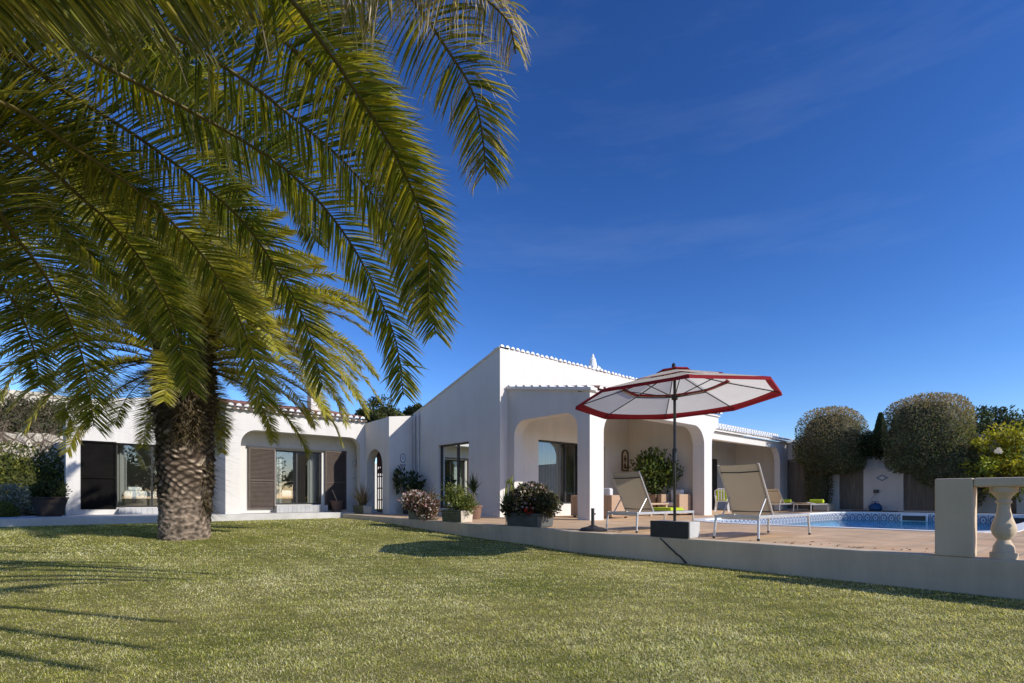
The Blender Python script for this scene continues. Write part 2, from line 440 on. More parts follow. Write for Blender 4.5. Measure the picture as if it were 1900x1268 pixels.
WALL = [(-3.45, -20), (-3.35, -10.9), (-3.30, -5.85), (-2.98, -4.6), (-3.0, -2.0), (-2.78, .5), (-2.55, 2.2), (-2.2, 6.25)]
POOL = (1.6, 14.6, -10.8, -4.8)
def pool_outline(off=0., n=7):
    x0, x1, y0, y1 = POOL; x0 -= off; x1 += off; y0 -= off; y1 += off; rr = (1.5, 2.2, .9, .9)
    p = []
    for sx, sy, a0, r in ((1, 1, 0, rr[0]+off), (0, 1, PI/2, rr[1]+off), (0, 0, PI, rr[2]+off), (1, 0, 1.5*PI, rr[3]+off)):
        cx = x1-r if sx else x0+r; cy = y1-r if sy else y0+r
        for k in range(n): a = a0+k*PI/2/(n-1); p.append((cx+r*math.cos(a), cy+r*math.sin(a)))
    return p
inner = [(u+.2, v) for u, v in WALL]
mb = MB(); mb.panel('z', -.25, inner + [(31, 6.25), (31, -20)], [pool_outline(.30)], .25)
tag(mb.build('terrace_paving', 'paving'), kind='structure')
mb = MB(); mb.panel('z', -.035, pool_outline(.298)[::-1], [pool_outline(-.02)], .05)
tag(mb.build('pool_coping', 'coping'), kind='structure')
# pool basin with a patterned tile band at the waterline
po = pool_outline(0, 9); n = len(po)
mb = MB()
per = 0; UV = []
for i in range(n):
    a, b2 = po[i], po[(i+1) % n]; L = math.dist(a, b2)
    mb.add([(a[0], a[1], -.036), (b2[0], b2[1], -.036), (b2[0], b2[1], -.40), (a[0], a[1], -.40)], [(0, 1, 2, 3)], 1)
    UV += [(per/.27, 0), ((per+L)/.27, 0), ((per+L)/.27, 1), (per/.27, 1)]; per += L
    mb.add([(a[0], a[1], -.40), (b2[0], b2[1], -.40), (b2[0], b2[1], -1.6), (a[0], a[1], -1.6)], [(0, 1, 2, 3)], 0)
    UV += [(0, 0)]*4
mb.add([(x, y, -1.6) for x, y in po], [tuple(range(n))], 0); UV += [(0, 0)]*n
o = mb.build('pool_basin', ['pool_inner', 'pool_band'], fix=False)
uv = o.data.uv_layers.new(name='UVMap')
for p in o.data.polygons:
    for li in p.loop_indices: uv.data[li].uv = UV[o.data.loops[li].vertex_index]
tag(o, kind='structure')
mb = MB(); mb.add([(x, y, -.30) for x, y in pool_outline(-.003)], [tuple(range(28))])
tag(mb.build('pool_water', 'water'), kind='structure')
# skimmer mouths in the far wall of the pool
for y in (-7.15, -9.85):
    mb = MB()
    mb.box((14.50, y-.42, -.34), (14.59, y+.42, -.03), 0); mb.box((14.49, y-.36, -.29), (14.499, y+.36, -.10), 1)
    o = mb.build('pool_skimmer', ['coping', 'dark_frame'])
    tag(o, 'dark slot skimmer in the far pool edge, ' + ('below the white wall between two doors' if y > -8 else 'seen between the pier and the baluster'), 'skimmer', 'skimmers in the pool edge')
# walkway before the left wing
mb = MB(); mb.box((-12.0, 6.3, -.6), (-2.2, 9.0, .05)); mb.box((-2.2, 6.256, -.6), (0.1, 8.2, .04))
tag(mb.build('house_walkway', 'path', bevel=.012), kind='structure')
# hillside beyond the hedge on the left
mb = MB(); hv = []; hf = []
xs = np.linspace(-75, -9.2, 24); ys = np.linspace(14.2, 60, 20)
for j, y in enumerate(ys):
    for i, x in enumerate(xs):
        t = sm((y-14.5)/16)
        hv.append((x, y, -.5 + 7.0*t*sm((-8.8-x)/5+.15) + .25*math.sin(x*1.3+y)*t))
for j in range(len(ys)-1):
    for i in range(len(xs)-1): hf.append((j*24+i, j*24+i+1, (j+1)*24+i+1, (j+1)*24+i))
mb.add(hv, hf)
M['bank'] = mottled('dry_bank', (.10, .085, .045), (.17, .14, .085), .8, 1, .6, 6, .1)
tag(mb.build('hillside', 'bank', smooth=True), kind='structure')

# ------------------------------------------------------------------ retaining wall and balustrade
mb = MB(); vs = []; fs = []
for u, v in WALL:
    vs += [(u, v, -.75), (u, v, .005), (u+.2, v, .005), (u+.2, v, -.75)]
for i in range(len(WALL)-1):
    for k in range(4): fs.append((i*4+k, i*4+(k+1) % 4, (i+1)*4+(k+1) % 4, (i+1)*4+k))
fs += [(0, 1, 2, 3), tuple(4*(len(WALL)-1)+k for k in (3, 2, 1, 0))]
mb.add(vs, fs)
rw = mb.build('retaining_wall', 'wall', bevel=.02)
tag(rw, 'long low grey rendered wall holding the terrace above the lawn', 'wall')
mb = MB()
random.seed(5)
pts = [(0, -7.72-.055*i + random.uniform(-.012, .012), -.01-.042*i) for i in range(9)]
pts = [(-3.30-(-5.85-p[1])*(.05/5.05)*1.0-.012, p[1], p[2]) for p in pts]
mb.tube(pts, [.009, .009, .010, .011, .010, .012, .011, .012, .015], 6)
mb.build('crack', 'stain', rw)
bal = thing('balustrade', 'pale rendered balustrade with square pier and turned balusters at right edge', 'balustrade', (-3.35, -11.1, 0))
def bl(x, y): return (x+3.35, y+11.1)
mb = MB(); x, y = bl(-3.36, -11.28); mb.box((x, y, .004), (x+.24, y+.30, .79)); mb.build('pier', 'wall', bal, bevel=.012)
mb = MB(); x, y = bl(-3.40, -16.0); mb.box((-.010, y, .702), (.23, -.183, .79)); mb.build('rail', 'wall', bal, bevel=.015)
prof = [(.105, 0), (.105, .06), (.085, .065), (.080, .12), (.055, .17), (.048, .185), (.060, .20), (.085, .235), (.098, .28), (.090, .33),
        (.066, .40), (.052, .47), (.048, .53), (.062, .545), (.062, .56), (.050, .575), (.062, .60), (.088, .635), (.105, .645), (.105, .70)]
b0 = None
for k in range(10):
    yy = -11.49-.42*k
    if b0 is None:
        mb = MB(); mb.lathe((0, 0, 0), [(r, z) for r, z in prof], 24)
        b0 = mb.build('baluster', 'wall', bal, smooth=True, loc=(.115, yy+11.1, .003))
        bm = b0.modifiers.new('b', 'EDGE_SPLIT'); bm.split_angle = R(40)
    else:
        c = b0.copy(); C.objects.link(c); c.parent = bal; c.location = (.115, yy+11.1, .003)

# ------------------------------------------------------------------ the villa
villa = thing('villa', 'low white rendered villa with sliding glass doors, arches and tiled roofs', 'house')
DZ = .06
mb = MB()
# main block: gable wall facing the lawn (u=0) and front wall facing the pool (v=0)
mb.panel('u', 0, [(.3, -.05), (4.99, -.05), (4.99, 3.65), (.3, 5.05)], [[(1.57, .22), (3.36, .22), (3.36, 2.41), (1.57, 2.41)]], .3)
mb.panel('v', 0, [(0, -.05), (12.5, -.05), (12.5, 5.14), (0, 5.14)],
         [[(1.61, .38), (3.62, .38), (3.62, 2.46), (1.61, 2.46)], [(4.2, .38), (4.98, .38), (4.98, 2.46), (4.2, 2.46)]], .3)
mb.box((12.2, .302, -.05), (12.5, 5.0, 3.6))
mb.box((.302, 4.7, -.05), (12.2, 4.98, 3.55))
# lower wall carrying on to the right
mb.panel('v', 1.0, [(12.502, -.05), (17.6, -.05), (17.6, 3.95), (12.502, 3.95)], [], .25)
# link block with the arched passage
mb.panel('v', 4.992, [(-1.02, -.05), (-.002, -.05), (-.002, 3.63), (-1.02, 3.5)], [], .25)
mb.panel('u', -1.02, [(5.244, -.05), (5.5, -.05)] + [(5.5+.0, 1.75)] +
         [(6.125+.625*math.cos(PI-k*PI/12), 1.78+.63*math.sin(PI-k*PI/12)) for k in range(1, 12)] + [(6.75, 1.75), (6.75, -.05), (6.918, -.05), (6.918, 3.45), (5.244, 3.48)], [], .32)
# left wing: front with the wide recess, the recessed wall, soffit and left return
rec = [(-5.42, .02), (-5.42, 2.33)]
rec += [(-4.92+.5*math.cos(PI-k*PI/14), 2.37+.5*math.sin(PI-k*PI/14)) for k in range(0, 8)]
rec += [(-1.62+.42*math.cos(PI/2-k*PI/14), 2.45+.42*math.sin(PI/2-k*PI/14)) for k in range(0, 8)] + [(-1.2, .02)]
mb.panel('v', 6.92, [(-5.88, .02)] + rec + [(-1.02, .02), (-1.02, 3.5), (-5.88, 3.5)], [], .3)
mb.panel('v', 7.70, [(-5.42, .02), (-1.02, .02), (-1.02, 2.95), (-5.42, 2.95)], [[(-4.08, .33), (-2.40, .33), (-2.40, 2.31), (-4.08, 2.31)]], .25)
mb.box((-5.42, 7.222, 2.90), (-1.02, 7.698, 3.1))
mb.box((-5.88, 7.222, .02), (-5.425, 9.2, 3.6))
mb.box((-1.018, 6.92, -.05), (-.6, 9.0, 3.45))
# far left wing
top = [(-5.882, 4.22), (-9.55, 3.62)] + [(-9.60+.22*math.cos(PI/2+k*PI/10), 3.40+.2*math.sin(PI/2+k*PI/10)) for k in range(0, 6)]
mb.panel('v', 8.92, [(-9.82, .02), (-5.882, .02)] + top, [[(-9.45, .27), (-6.30, .27), (-6.30, 2.35), (-9.45, 2.35)]], .3)
mb.box((-9.82, 9.222, .02), (-9.55, 13.5, 3.4))
mb.build('wall', 'plaster', villa)

# porch
mb = MB()
mb.panel('v', -3.25, [(.31, -.05), (.87, -.05)] + arch_pts(.87, 6.08, -.04, 2.93, .62, 8)[1:-1] + [(6.08, -.05), (6.57, -.05), (6.57, 2.35)] +
         [(7.02-.45*math.cos(k*PI/2/6), 2.35+.62*math.sin(k*PI/2/6)) for k in range(1, 7)] + [(7.02, 3.38), (.31, 3.38)], [], .42)
mb.panel('u', .31, [(-2.828, -.05), (-2.828, .0)] + arch_pts(-2.826, -.30, .0, 2.88, .46, 7)[1:-1] + [(-.30, -.05), (-.002, -.05), (-.002, 3.93), (-2.828, 3.44)], [], .35)
mb.panel('u', 6.36, [(-2.828, -.05), (-.002, -.05), (-.002, 3.93), (-2.828, 3.44)], [], .208)
mb.box((1.45, -.32, 0), (3.75, -.002, .36))
mb.build('porch', 'plaster', villa)
# lean-to on the right with its front beam and end bracket
mb = MB()
mb.box((6.6, -1.62, 2.93), (15.398, -1.36, 3.238))
mb.panel('v', -1.62, [(16.1, .0), (16.98, 0), (16.98, 3.238), (15.4, 3.238), (15.4, 3.0), (15.7, 2.92), (15.95, 2.7), (16.1, 2.35)], [], .26)
mb.build('pool_porch', 'plaster', villa)

# roofs
mb = MB()
def slab(mb, a, b, c, d, t=.1, mi=0):
    q = [Vector(x) for x in (a, b, c, d)]
    mb.add(q + [x-Vector((0, 0, t)) for x in q], [(0,1,2,3),(7,6,5,4),(0,4,5,1),(1,5,6,2),(2,6,7,3),(3,7,4,0)], mi)
slab(mb, (.02, .31, 5.0), (12.48, .31, 5.0), (12.48, 5.0, 3.62), (.02, 5.0, 3.62))
slab(mb, (-1.0, 5.25, 3.44), (0.3, 5.25, 3.44), (.3, 9.0, 3.44), (-1.0, 9.0, 3.40))
slab(mb, (-9.6, 9.23, 3.5), (-5.9, 9.23, 4.1), (-5.9, 14, 4.1), (-9.6, 14, 3.5))
slab(mb, (-5.87, 6.80, 3.55), (-1.0, 6.80, 3.55), (-1.0, 10.4, 4.25), (-5.87, 10.4, 4.25), .05)
slab(mb, (-5.87, 10.4, 4.25), (-1.0, 10.4, 4.25), (-1.0, 13.4, 3.6), (-5.87, 13.4, 3.6), .05)
slab(mb, (.26, -3.30, 3.40), (7.05, -3.30, 3.40), (7.05, -.01, 3.93), (.26, -.01, 3.93), .06)
slab(mb, (12.51, .0, 3.86), (17.6, .0, 3.86), (17.6, 1.3, 3.98), (12.51, 1.3, 3.98), .07)
slab(mb, (7.0, -1.75, 3.30), (17.6, -1.75, 3.30), (17.6, -.003, 3.86), (7.0, -.003, 3.86), .07)
roof = mb.build('roof', 'plaster', villa)
# white-limed barrel tile ends on the top of the front wall
mb = MB(); random.seed(3)
u = .06
while u < 12.45:
    r = .078+random.uniform(-.006, .006); z = 5.13+random.uniform(-.008, .008)
    mb.halfcyl((u, -.05+random.uniform(-.015, .015), z), (u, .42, z-.09), r, r*.85, (0, 0, 1), 0, 6, 0); u += .212
mb.build('ridge_tiles', 'mortar', roof)
# gable edge capping
mb = MB(); slab(mb, (-.035, .0, 5.15), (.32, .0, 5.15), (.32, 5.0, 3.69), (-.035, 5.0, 3.69), .05); mb.build('capping', 'plaster', roof)
def eave(name, u0, u1, v0, z0, v1, z1, sp, r, tile, endm, under=None, par=roof, rows=1):
    mb = MB(); u = u0+sp/2
    while u < u1:
        j = random.uniform(-.01, .01)
        mb.halfcyl((u+j*.6, v0+j, z0+.02+j*.5), (u, v1, z1+.02), r, r*.9, (0, 0, 1), 0, 6, 1)
        if under: mb.halfcyl((u+sp/2+j, v0+.05, z0-.02), (u+sp/2, v0+.55, z0-.02+.1), r, r*.9, (0, 0, -1), 2, 6, 2)
        u += sp
    return mb.build(name, [tile, endm, 'rtile_dark'], par)
eave('barrel_tiles', -5.88, -1.02, 6.72, 3.58, 10.4, 4.30, .24, .088, 'rtile', 'mortar', True)
eave('barrel_tiles', .50, 7.04, -3.38, 3.41, -.02, 3.95, .235, .085, 'rtile', 'mortar')
eave('barrel_tiles', 7.0, 17.55, -1.82, 3.31, -.9, 3.60, .235, .085, 'mortar', 'mortar')
eave('barrel_tiles', 7.0, 17.55, -.95, 3.68, -.02, 3.93, .235, .085, 'mortar', 'mortar')
# tile edge along the sloping side of the porch roof
mb = MB(); v = -3.2
while v < -.05:
    z = 3.42+(v+3.3)*.161
    mb.halfcyl((.22, v, z+.015), (.50, v, z+.022), .05, .048, (0, 0, 1), 0, 5, 0); v += .34
slab(mb, (.24, -3.34, 3.435), (.50, -3.34, 3.435), (.50, -.01, 3.972), (.24, -.01, 3.972), .07); mb.build('edge_tiles', 'mortar', roof)
# chimneys
mb = MB(); mb.box((-2.62, 8.2, 3.6), (-2.22, 8.6, 4.95)); mb.box((-2.66, 8.16, 4.96), (-2.18, 8.64, 5.02)); mb.build('chimney', 'plaster', villa)
mb = MB()
cx, cy = 5.83, 1.3
mb.taper((cx, cy), .58, .58, .54, .54, 4.4, 5.42); mb.taper((cx, cy), .70, .70, .66, .66, 5.422, 5.48); mb.taper((cx, cy), .50, .50, .46, .46, 5.482, 5.62)
mb.lathe((cx, cy, 5.62), [(.26, 0), (.24, .05), (.17, .10), (.14, .24), (.115, .33), (.125, .35), (.10, .40), (.05, .47), (.055, .51), (.04, .56), (.01, .60)], 12)
for k in range(8):
    a = 2*PI*k/8; mb.box((cx+.26*math.cos(a)-.03, cy+.26*math.sin(a)-.03, 5.622), (cx+.26*math.cos(a)+.03, cy+.26*math.sin(a)+.03, 5.70))
mb.build('chimney', 'mortar', villa)
# downpipes
for y in (4.87, 4.60):
    mb = MB(); mb.tube([(-.05, y, .02), (-.05, y, 3.55), (.02, y, 3.72)], .042, 10); mb.box((-.055, y-.05, 1.2), (-.002, y+.05, 1.23)); mb.box((-.055, y-.05, 2.6), (-.002, y+.05, 2.63))
    mb.build('downpipe', 'pipe', villa, smooth=False)

# sliding doors
def frame_mb(plane, c, a0, a1, z0, z1, muls, w=.055, t=.09):
    mb = MB()
    def bx(p, q, r_, s, tt=t, o=0):
        if plane == 'v': mb.box((p, c+o, r_), (q, c+o+tt, s))
        else: mb.box((c+o, p, r_), (c+o+tt, q, s))
    bx(a0, a1, z1-w, z1-.002); bx(a0, a1, z0+.002, z0+w)
    bx(a0+.002, a0+w, z0+w, z1-w); bx(a1-w, a1-.002, z0+w, z1-w)
    for x, ww in muls: bx(x-ww/2, x+ww/2, z0+w, z1-w, t*.7, .012)
    return mb
def pane(plane, c, a0, a1, z0, z1, par):
    mb = MB()
    if plane == 'v': mb.add([(a0, c, z0), (a1, c, z0), (a1, c, z1), (a0, c, z1)], [(0, 1, 2, 3)])
    else: mb.add([(c, a0, z0), (c, a1, z0), (c, a1, z1), (c, a0, z1)], [(0, 1, 2, 3)])
    return mb.build('pane', 'glass', par, fix=False)
def shutter(c, a0, a1, z0, z1, mat, par, slats=True):
    mb = MB(); w = .055
    mb.box((a0, c, z0), (a0+w, c+.045, z1)); mb.box((a1-w, c, z0), (a1, c+.045, z1))
    for zz in (z0, (z0+z1)/2-.1, z1-w): mb.box((a0+w, c, zz), (a1-w, c+.045, zz+w))
    z = z0+w+.02
    while slats and z < z1-w-.03:
        if not ((z0+z1)/2-.14 < z < (z0+z1)/2-.03):
            mb.add([(a0+w, c+.006, z), (a1-w, c+.006, z), (a1-w, c+.036, z+.043), (a0+w, c+.036, z+.043)], [(0, 1, 2, 3)])
        z += .045
    mb.box((a0+w, c+.0375, z0+w), (a1-w, c+.043, z1-w))
    return mb.build('shutter', mat, par)
d = frame_mb('u', .10, 1.57, 3.36, .22, 2.41, [(2.34, .10)]).build('sliding_door', 'dark_frame', villa); pane('u', .14, 1.62, 3.31, .27, 2.36, d)
d = frame_mb('v', .10, 1.61, 3.62, .38, 2.46, [(2.99, .07)]).build('sliding_door', 'dark_frame', villa); pane('v', .14, 1.66, 3.57, .43, 2.41, d)
d = frame_mb('v', .10, 4.2, 4.98, .38, 2.46, []).build('sliding_door', 'dark_frame', villa); pane('v', .14, 4.25, 4.93, .43, 2.41, d)
d = frame_mb('v', 7.78, -4.08, -2.40, .33, 2.31, [(-3.30, .06)]).build('sliding_door', 'dark_frame', villa); pane('v', 7.82, -4.03, -2.45, .38, 2.26, d)
shutter(7.60, -5.0, -4.12, .20, 2.34, 'shutter', d); shutter(7.60, -2.30, -1.46, .12, 2.37, 'shutter', d)
mb = MB(); mb.box((-5.05, 7.61, 2.345), (-1.45, 7.69, 2.40)); mb.build('track', 'dark_frame', d)
mb = MB(); mb.box((-4.15, 7.34, .05), (-2.30, 7.698, .31)); mb.build('doorstep', 'step_tile', villa, bevel=.01)
d = frame_mb('v', 9.0, -9.45, -6.30, .27, 2.35, [(-8.58, .07), (-7.62, .06)]).build('sliding_door', 'dark_frame', villa); pane('v', 9.04, -8.54, -6.35, .32, 2.30, d)
shutter(8.90, -9.47, -8.58, .22, 2.37, 'screen', d, False)
mb = MB(); mb.box((-8.55, 8.62, .05), (-6.25, 8.915, .25)); mb.build('doorstep', 'step_tile', villa, bevel=.01)
# dark narrow door under the lean-to
mb = MB(); mb.box((14.1, .94, .0), (14.95, .996, 2.5)); mb.build('door', 'dark_frame', villa)

# rooms seen through the glass
mb = MB()
def room(x0, x1, y0, y1, z0, z1, skip=''):
    if 'x0' not in skip: mb.add([(x0,y0,z0),(x0,y1,z0),(x0,y1,z1),(x0,y0,z1)], [(0,1,2,3)], 0)
    if 'x1' not in skip: mb.add([(x1,y0,z0),(x1,y1,z0),(x1,y1,z1),(x1,y0,z1)], [(0,1,2,3)], 0)
    if 'y0' not in skip: mb.add([(x0,y0,z0),(x1,y0,z0),(x1,y0,z1),(x0,y0,z1)], [(0,1,2,3)], 0)
    if 'y1' not in skip: mb.add([(x0,y1,z0),(x1,y1,z0),(x1,y1,z1),(x0,y1,z1)], [(0,1,2,3)], 0)
    mb.add([(x0,y0,z0),(x1,y0,z0),(x1,y1,z0),(x0,y1,z0)], [(0,1,2,3)], 1)
    mb.add([(x0,y0,z1),(x1,y0,z1),(x1,y1,z1),(x0,y1,z1)], [(0,1,2,3)], 0)
room(.31, 6.0, .31, 4.6, .20, 2.7, 'x0y0')
room(-5.4, -1.1, 7.96, 11.8, .31, 2.6, 'y0')
room(-9.5, -5.95, 9.23, 12.8, .25, 2.6, 'y0')
mb.build('interior', ['room', 'room_floor'], villa, fix=False)
M_ = mottled
# wavy curtain hanging behind glass
def curtain(label, plane, c, a0, a1, z0, z1, group='curtains behind the sliding doors', waves=None, amp=.045):
    n = max(12, int((a1-a0)*60)); wv = waves or (a1-a0)/.13
    vs = []; fs = []
    for i in range(n+1):
        a = a0+(a1-a0)*i/n; o = amp*math.sin(2*PI*wv*i/n + .8*math.sin(i*.31))
        for z in (z0, z1): vs.append((a, c+o, z) if plane == 'v' else (c+o, a, z))
    fs = [(2*i, 2*i+2, 2*i+3, 2*i+1) for i in range(n)]
    mb = MB(); mb.add(vs, fs); o = mb.build('curtain', 'curtain', None, smooth=True, fix=False)
    return tag(o, label, 'curtain', group)
curtain('wide pale curtain drawn behind the porch door glass', 'v', .34, 1.66, 3.0, .25, 2.45)
curtain('pale curtain gathered at the right of the gable door', 'u', .40, 1.56, 2.0, .25, 2.4)
curtain('pale curtain gathered left behind the louvred door glass', 'v', 8.12, -4.05, -3.72, .34, 2.35)
curtain('pale curtain gathered right behind the louvred door glass', 'v', 8.12, -2.78, -2.46, .34, 2.35)
curtain('pale curtain in the bedroom window left of the palm trunk', 'v', 9.42, -8.52, -8.27, .28, 2.35)
def bed(label, x, y, w, l, rz, z):
    t = thing('bed', label, 'bed', (x, y, z), rz)
    mb = MB(); mb.box((-w/2, -l/2, .05), (w/2, l/2, .28)); mb.build('bed_base', 'room_floor', t, bevel=.02)
    mb = MB(); mb.box((-w/2-.02, -l/2-.02, .285), (w/2+.02, l/2+.02, .56)); mb.build('mattress', 'linen', t, bevel=.08)
    for s in (-1, 1):
        mb = MB(); mb.box((s*w/4-.3, l/2-.5, .562), (s*w/4+.3, l/2-.1, .70)); mb.build('pillow', 'linen', t, bevel=.06)
bed('white made bed seen through the bedroom glass left of the palm trunk', -7.35, 10.1, 1.7, 2.0, PI/2, .25)
bed('white bed corner behind the left pane of the louvred door', -3.95, 9.6, 1.2, 1.9, PI/2, .31)
# courtyard wall and iron gate seen through the arch
mb = MB(); mb.box((.2, 13.0, 0), (9, 13.2, 2.35)); o = mb.build('courtyard_wall', 'plaster'); tag(o, 'low white courtyard wall glimpsed through the arched passage', 'wall')
t = thing('iron_gate', 'rust red iron gate standing in the arched passage', 'gate', (-.60, 5.52, 0))
mb = MB()
for k in range(8): mb.tube([(0, .04+k*.165, .05), (0, .04+k*.165, 2.30)], .022, 6)
for z in (.06, .5, .95, 1.4, 1.85): mb.tube([(0, .02, z), (0, 1.2, z)], .026, 6)
mb.build('bars', 'gate', t)
mb = MB()
for k in range(5):
    for z in (1.62, 2.0):
        pts = [(0.0, .18+k*.21+.08*math.cos(a), z+.1*math.sin(a)) for a in np.linspace(0, 2*PI, 13)]
        mb.tube(pts, .022, 5, cap=False)
mb.build('scrolls', 'gate', t)
# wall plaques and small fittings
mb = MB(); mb.panel('u', -.012, [(.03, 1.52), (1.2, 1.52), (1.2, 2.36), (.03, 2.36)], [[(.2+.36*i, 1.6), (.44+.36*i, 1.6), (.44+.36*i, 1.78), (.2+.36*i, 1.78)] for i in range(3)], .02); mb.build('upper_panel', 'gate', t)
t = thing('wall_plaque', 'arched tile picture in brown frame on porch wall', 'plaque', (6.12, 0, 1.58))
mb = MB(); ap = [(-.20, 0), (.20, 0), (.20, .62)] + [(.2*math.cos(k*PI/10), .62+.2*math.sin(k*PI/10)) for k in range(1, 10)] + [(-.20, .62)]
ip = [(x*.72, .05+z*.87) for x, z in ap]
mb.panel('v', -.045, ap, [ip], .042); mb.build('frame', 'brown_glaze', t, bevel=.004)
mb = MB(); mb.panel('v', -.02, [(x*.98, z) for x, z in ip], [], .016); mb.build('panel', 'cream', t)
mb = MB(); mb.panel('v', -.03, [(-.05, .10), (.05, .10), (.07, .2), (.03, .3), (-.03, .3), (-.07, .2)], [], .009)
mb.panel('v', -.03, [(0, .33), (.07, .45), (.03, .55), (0, .62), (-.03, .55), (-.07, .45)], [], .009); mb.build('motif', 'brown_glaze', t)
t = thing('wall_plaque', 'faint oval tile plaque on shaded white wall beside the downpipes', 'plaque', (-.47, 4.99, 1.78))
mb = MB(); el = lambda s: [(s*.11*math.cos(a), .25+s*.17*math.sin(a)) for a in np.linspace(0, 2*PI, 25)[:-1]]
mb.panel('v', -.02, el(1), [el(.82)], .018); mb.box((-.12, -.018, -.02), (.12, -.002, .02)); mb.build('outline', 'tile_blue', t)
mb = MB(); mb.panel('v', -.012, el(.8), [], .01); mb.build('face', 'coping', t)
mb = MB(); mb.box((-.02, -.017, .2), (.02, -.013, .32)); mb.build('motif', 'tile_blue', t)
mb = MB(); mb.lathe((0, 0, 0), [(.03, -.05), (.06, .0), (.06, .10), (.02, .14)], 10); o = mb.build('wall_lamp', 'pipe', loc=(-1.12, 7.62, 1.92)); tag(o, 'small dull wall lamp in the shaded recess near the arch', 'wall lamp')
mb = MB(); mb.box((-.06, -.02, -.035), (.06, .018, .035)); mb.box((-.03, -.024, -.015), (.03, -.021, .015)); o = mb.build('outdoor_socket', 'pipe', loc=(-1.13, 7.68, 1.35), bevel=.004); tag(o, 'small grey socket below the wall lamp in the recess', 'socket')

# ------------------------------------------------------------------ pool house
ph = thing('pool_house', 'shaded white pool building with dark wooden doors beyond the pool', 'building', (17, -7, 0))
mb = MB(); holes = [[(a+7, .04), (b_+7, .04), (b_+7, z), (a+7, z)] for a, b_, z in ((-2.72, -1.58, 2.44), (-4.82, -3.86, 2.34), (-7.9, -6.28, 2.42))]
mb.panel('u', 0, [(-10, -.03), (8.3, -.03), (8.3, 3.6), (7.0, 3.42), (5.0, 3.30), (4.2, 3.1), (-10, 2.96)], holes, .3)
mb.box((.302, -10, -.03), (6, -9.7, 2.9)); mb.box((.302, -9.69, 2.8), (6, 5.6, 2.92))
mb.build('wall', 'plaster', ph)
for a, b_, z in ((-2.72, -1.58, 2.44), (-4.82, -3.86, 2.34), (-7.9, -6.28, 2.42)):
    mb = MB(); a += 7; b_ += 7
    mb.box((.06, a, .0), (.14, a+.07, z)); mb.box((.06, b_-.07, 0), (.14, b_, z)); mb.box((.06, a+.07, z-.07), (.14, b_-.07, z))
    k = a+.075
    while k < b_-.08:
        mb.box((.08+random.uniform(0, .01), k, .03), (.12, min(k+.125, b_-.075), z-.075)); k += .13
    mb.box((.055, a+.07, .9), (.085, b_-.07, 1.0)); mb.box((.055, a+.07, 1.75), (.085, b_-.07, 1.85))
    mb.build('door', 'door_wood', ph)
t = thing('wall_plaque', 'blue diamond tile on the white wall between the wooden doors', 'plaque', (17, -5.52, 1.44))
mb = MB(); dm = lambda s: [(0, -.15*s), (.24*s, 0), (0, .15*s), (-.24*s, 0)]
mb.panel('u', -.02, dm(1), [dm(.55)], .018); mb.build('outline', 'tile_blue', t)
mb = MB(); mb.panel('u', -.014, dm(.54), [], .012); mb.build('face', 'coping', t)
mb = MB(); mb.box((-.10, -.16, -.16), (-.002, .16, .14)); o = mb.build('bulkhead_light', 'pipe', loc=(17, -5.55, 2.0), bevel=.02); tag(o, 'square grey wall light above the diamond tile', 'wall light')
t = thing('long_brush', 'long handled brush leaning on the white wall by the pool', 'brush', (16.75, -4.95, 0))
mb = MB(); mb.tube([(0, 0, .02), (.2, -.33, .80)], .016, 8); mb.build('handle', 'pipe', t)
mb = MB(); mb.box((.14, -.46, .78), (.24, -.27, .93)); mb.build('head', 'pole', t, bevel=.01)
t = thing('pool_cleaner', 'rounded blue pool cleaner on a dark mat below the diamond tile', 'pool cleaner', (16.5, -5.4, .0))
mb = MB(); mb.box((-.3, -.75, .003), (.25, .85, .03)); mb.build('mat', 'black_plastic', t)
mb = MB(); mb.lathe((0, 0, .03), [(.22, 0), (.25, .08), (.24, .2), (.16, .28), (.06, .32), (.02, .36)], 16); mb.build('body', 'blue_plastic', t, smooth=True)
mb = MB(); mb.tube([(-.02, -.2, .2), (-.02, -.1, .42), (-.02, .1, .42), (-.02, .2, .2)], .014, 6); mb.build('handle', 'blue_plastic', t)
# ------------------------------------------------------------------ palms
def catmull(P, n):
    P = np.asarray(P, float); P = np.vstack([2*P[0]-P[1], P, 2*P[-1]-P[-2]])
    out = []; m = len(P)-3
    for i in range(m):
        p0, p1, p2, p3 = P[i:i+4]
        t0 = 0; t1 = t0+np.linalg.norm(p1-p0)**.5; t2 = t1+np.linalg.norm(p2-p1)**.5; t3 = t2+np.linalg.norm(p3-p2)**.5
        k = 14
        for t in np.linspace(t1, t2, k, endpoint=(i == m-1)):
            A1 = (t1-t)/(t1-t0)*p0+(t-t0)/(t1-t0)*p1; A2 = (t2-t)/(t2-t1)*p1+(t-t1)/(t2-t1)*p2; A3 = (t3-t)/(t3-t2)*p2+(t-t2)/(t3-t2)*p3
            B1 = (t2-t)/(t2-t0)*A1+(t-t0)/(t2-t0)*A2; B2 = (t3-t)/(t3-t1)*A2+(t-t1)/(t3-t1)*A3
            out.append((t2-t)/(t2-t1)*B1+(t-t1)/(t2-t1)*B2)
    out = np.array(out); s = np.r_[0, np.cumsum(np.linalg.norm(np.diff(out, axis=0), axis=1))]
    q = np.linspace(0, s[-1], n)
    return np.stack([np.interp(q, s, out[:, k]) for k in range(3)], 1), s[-1]

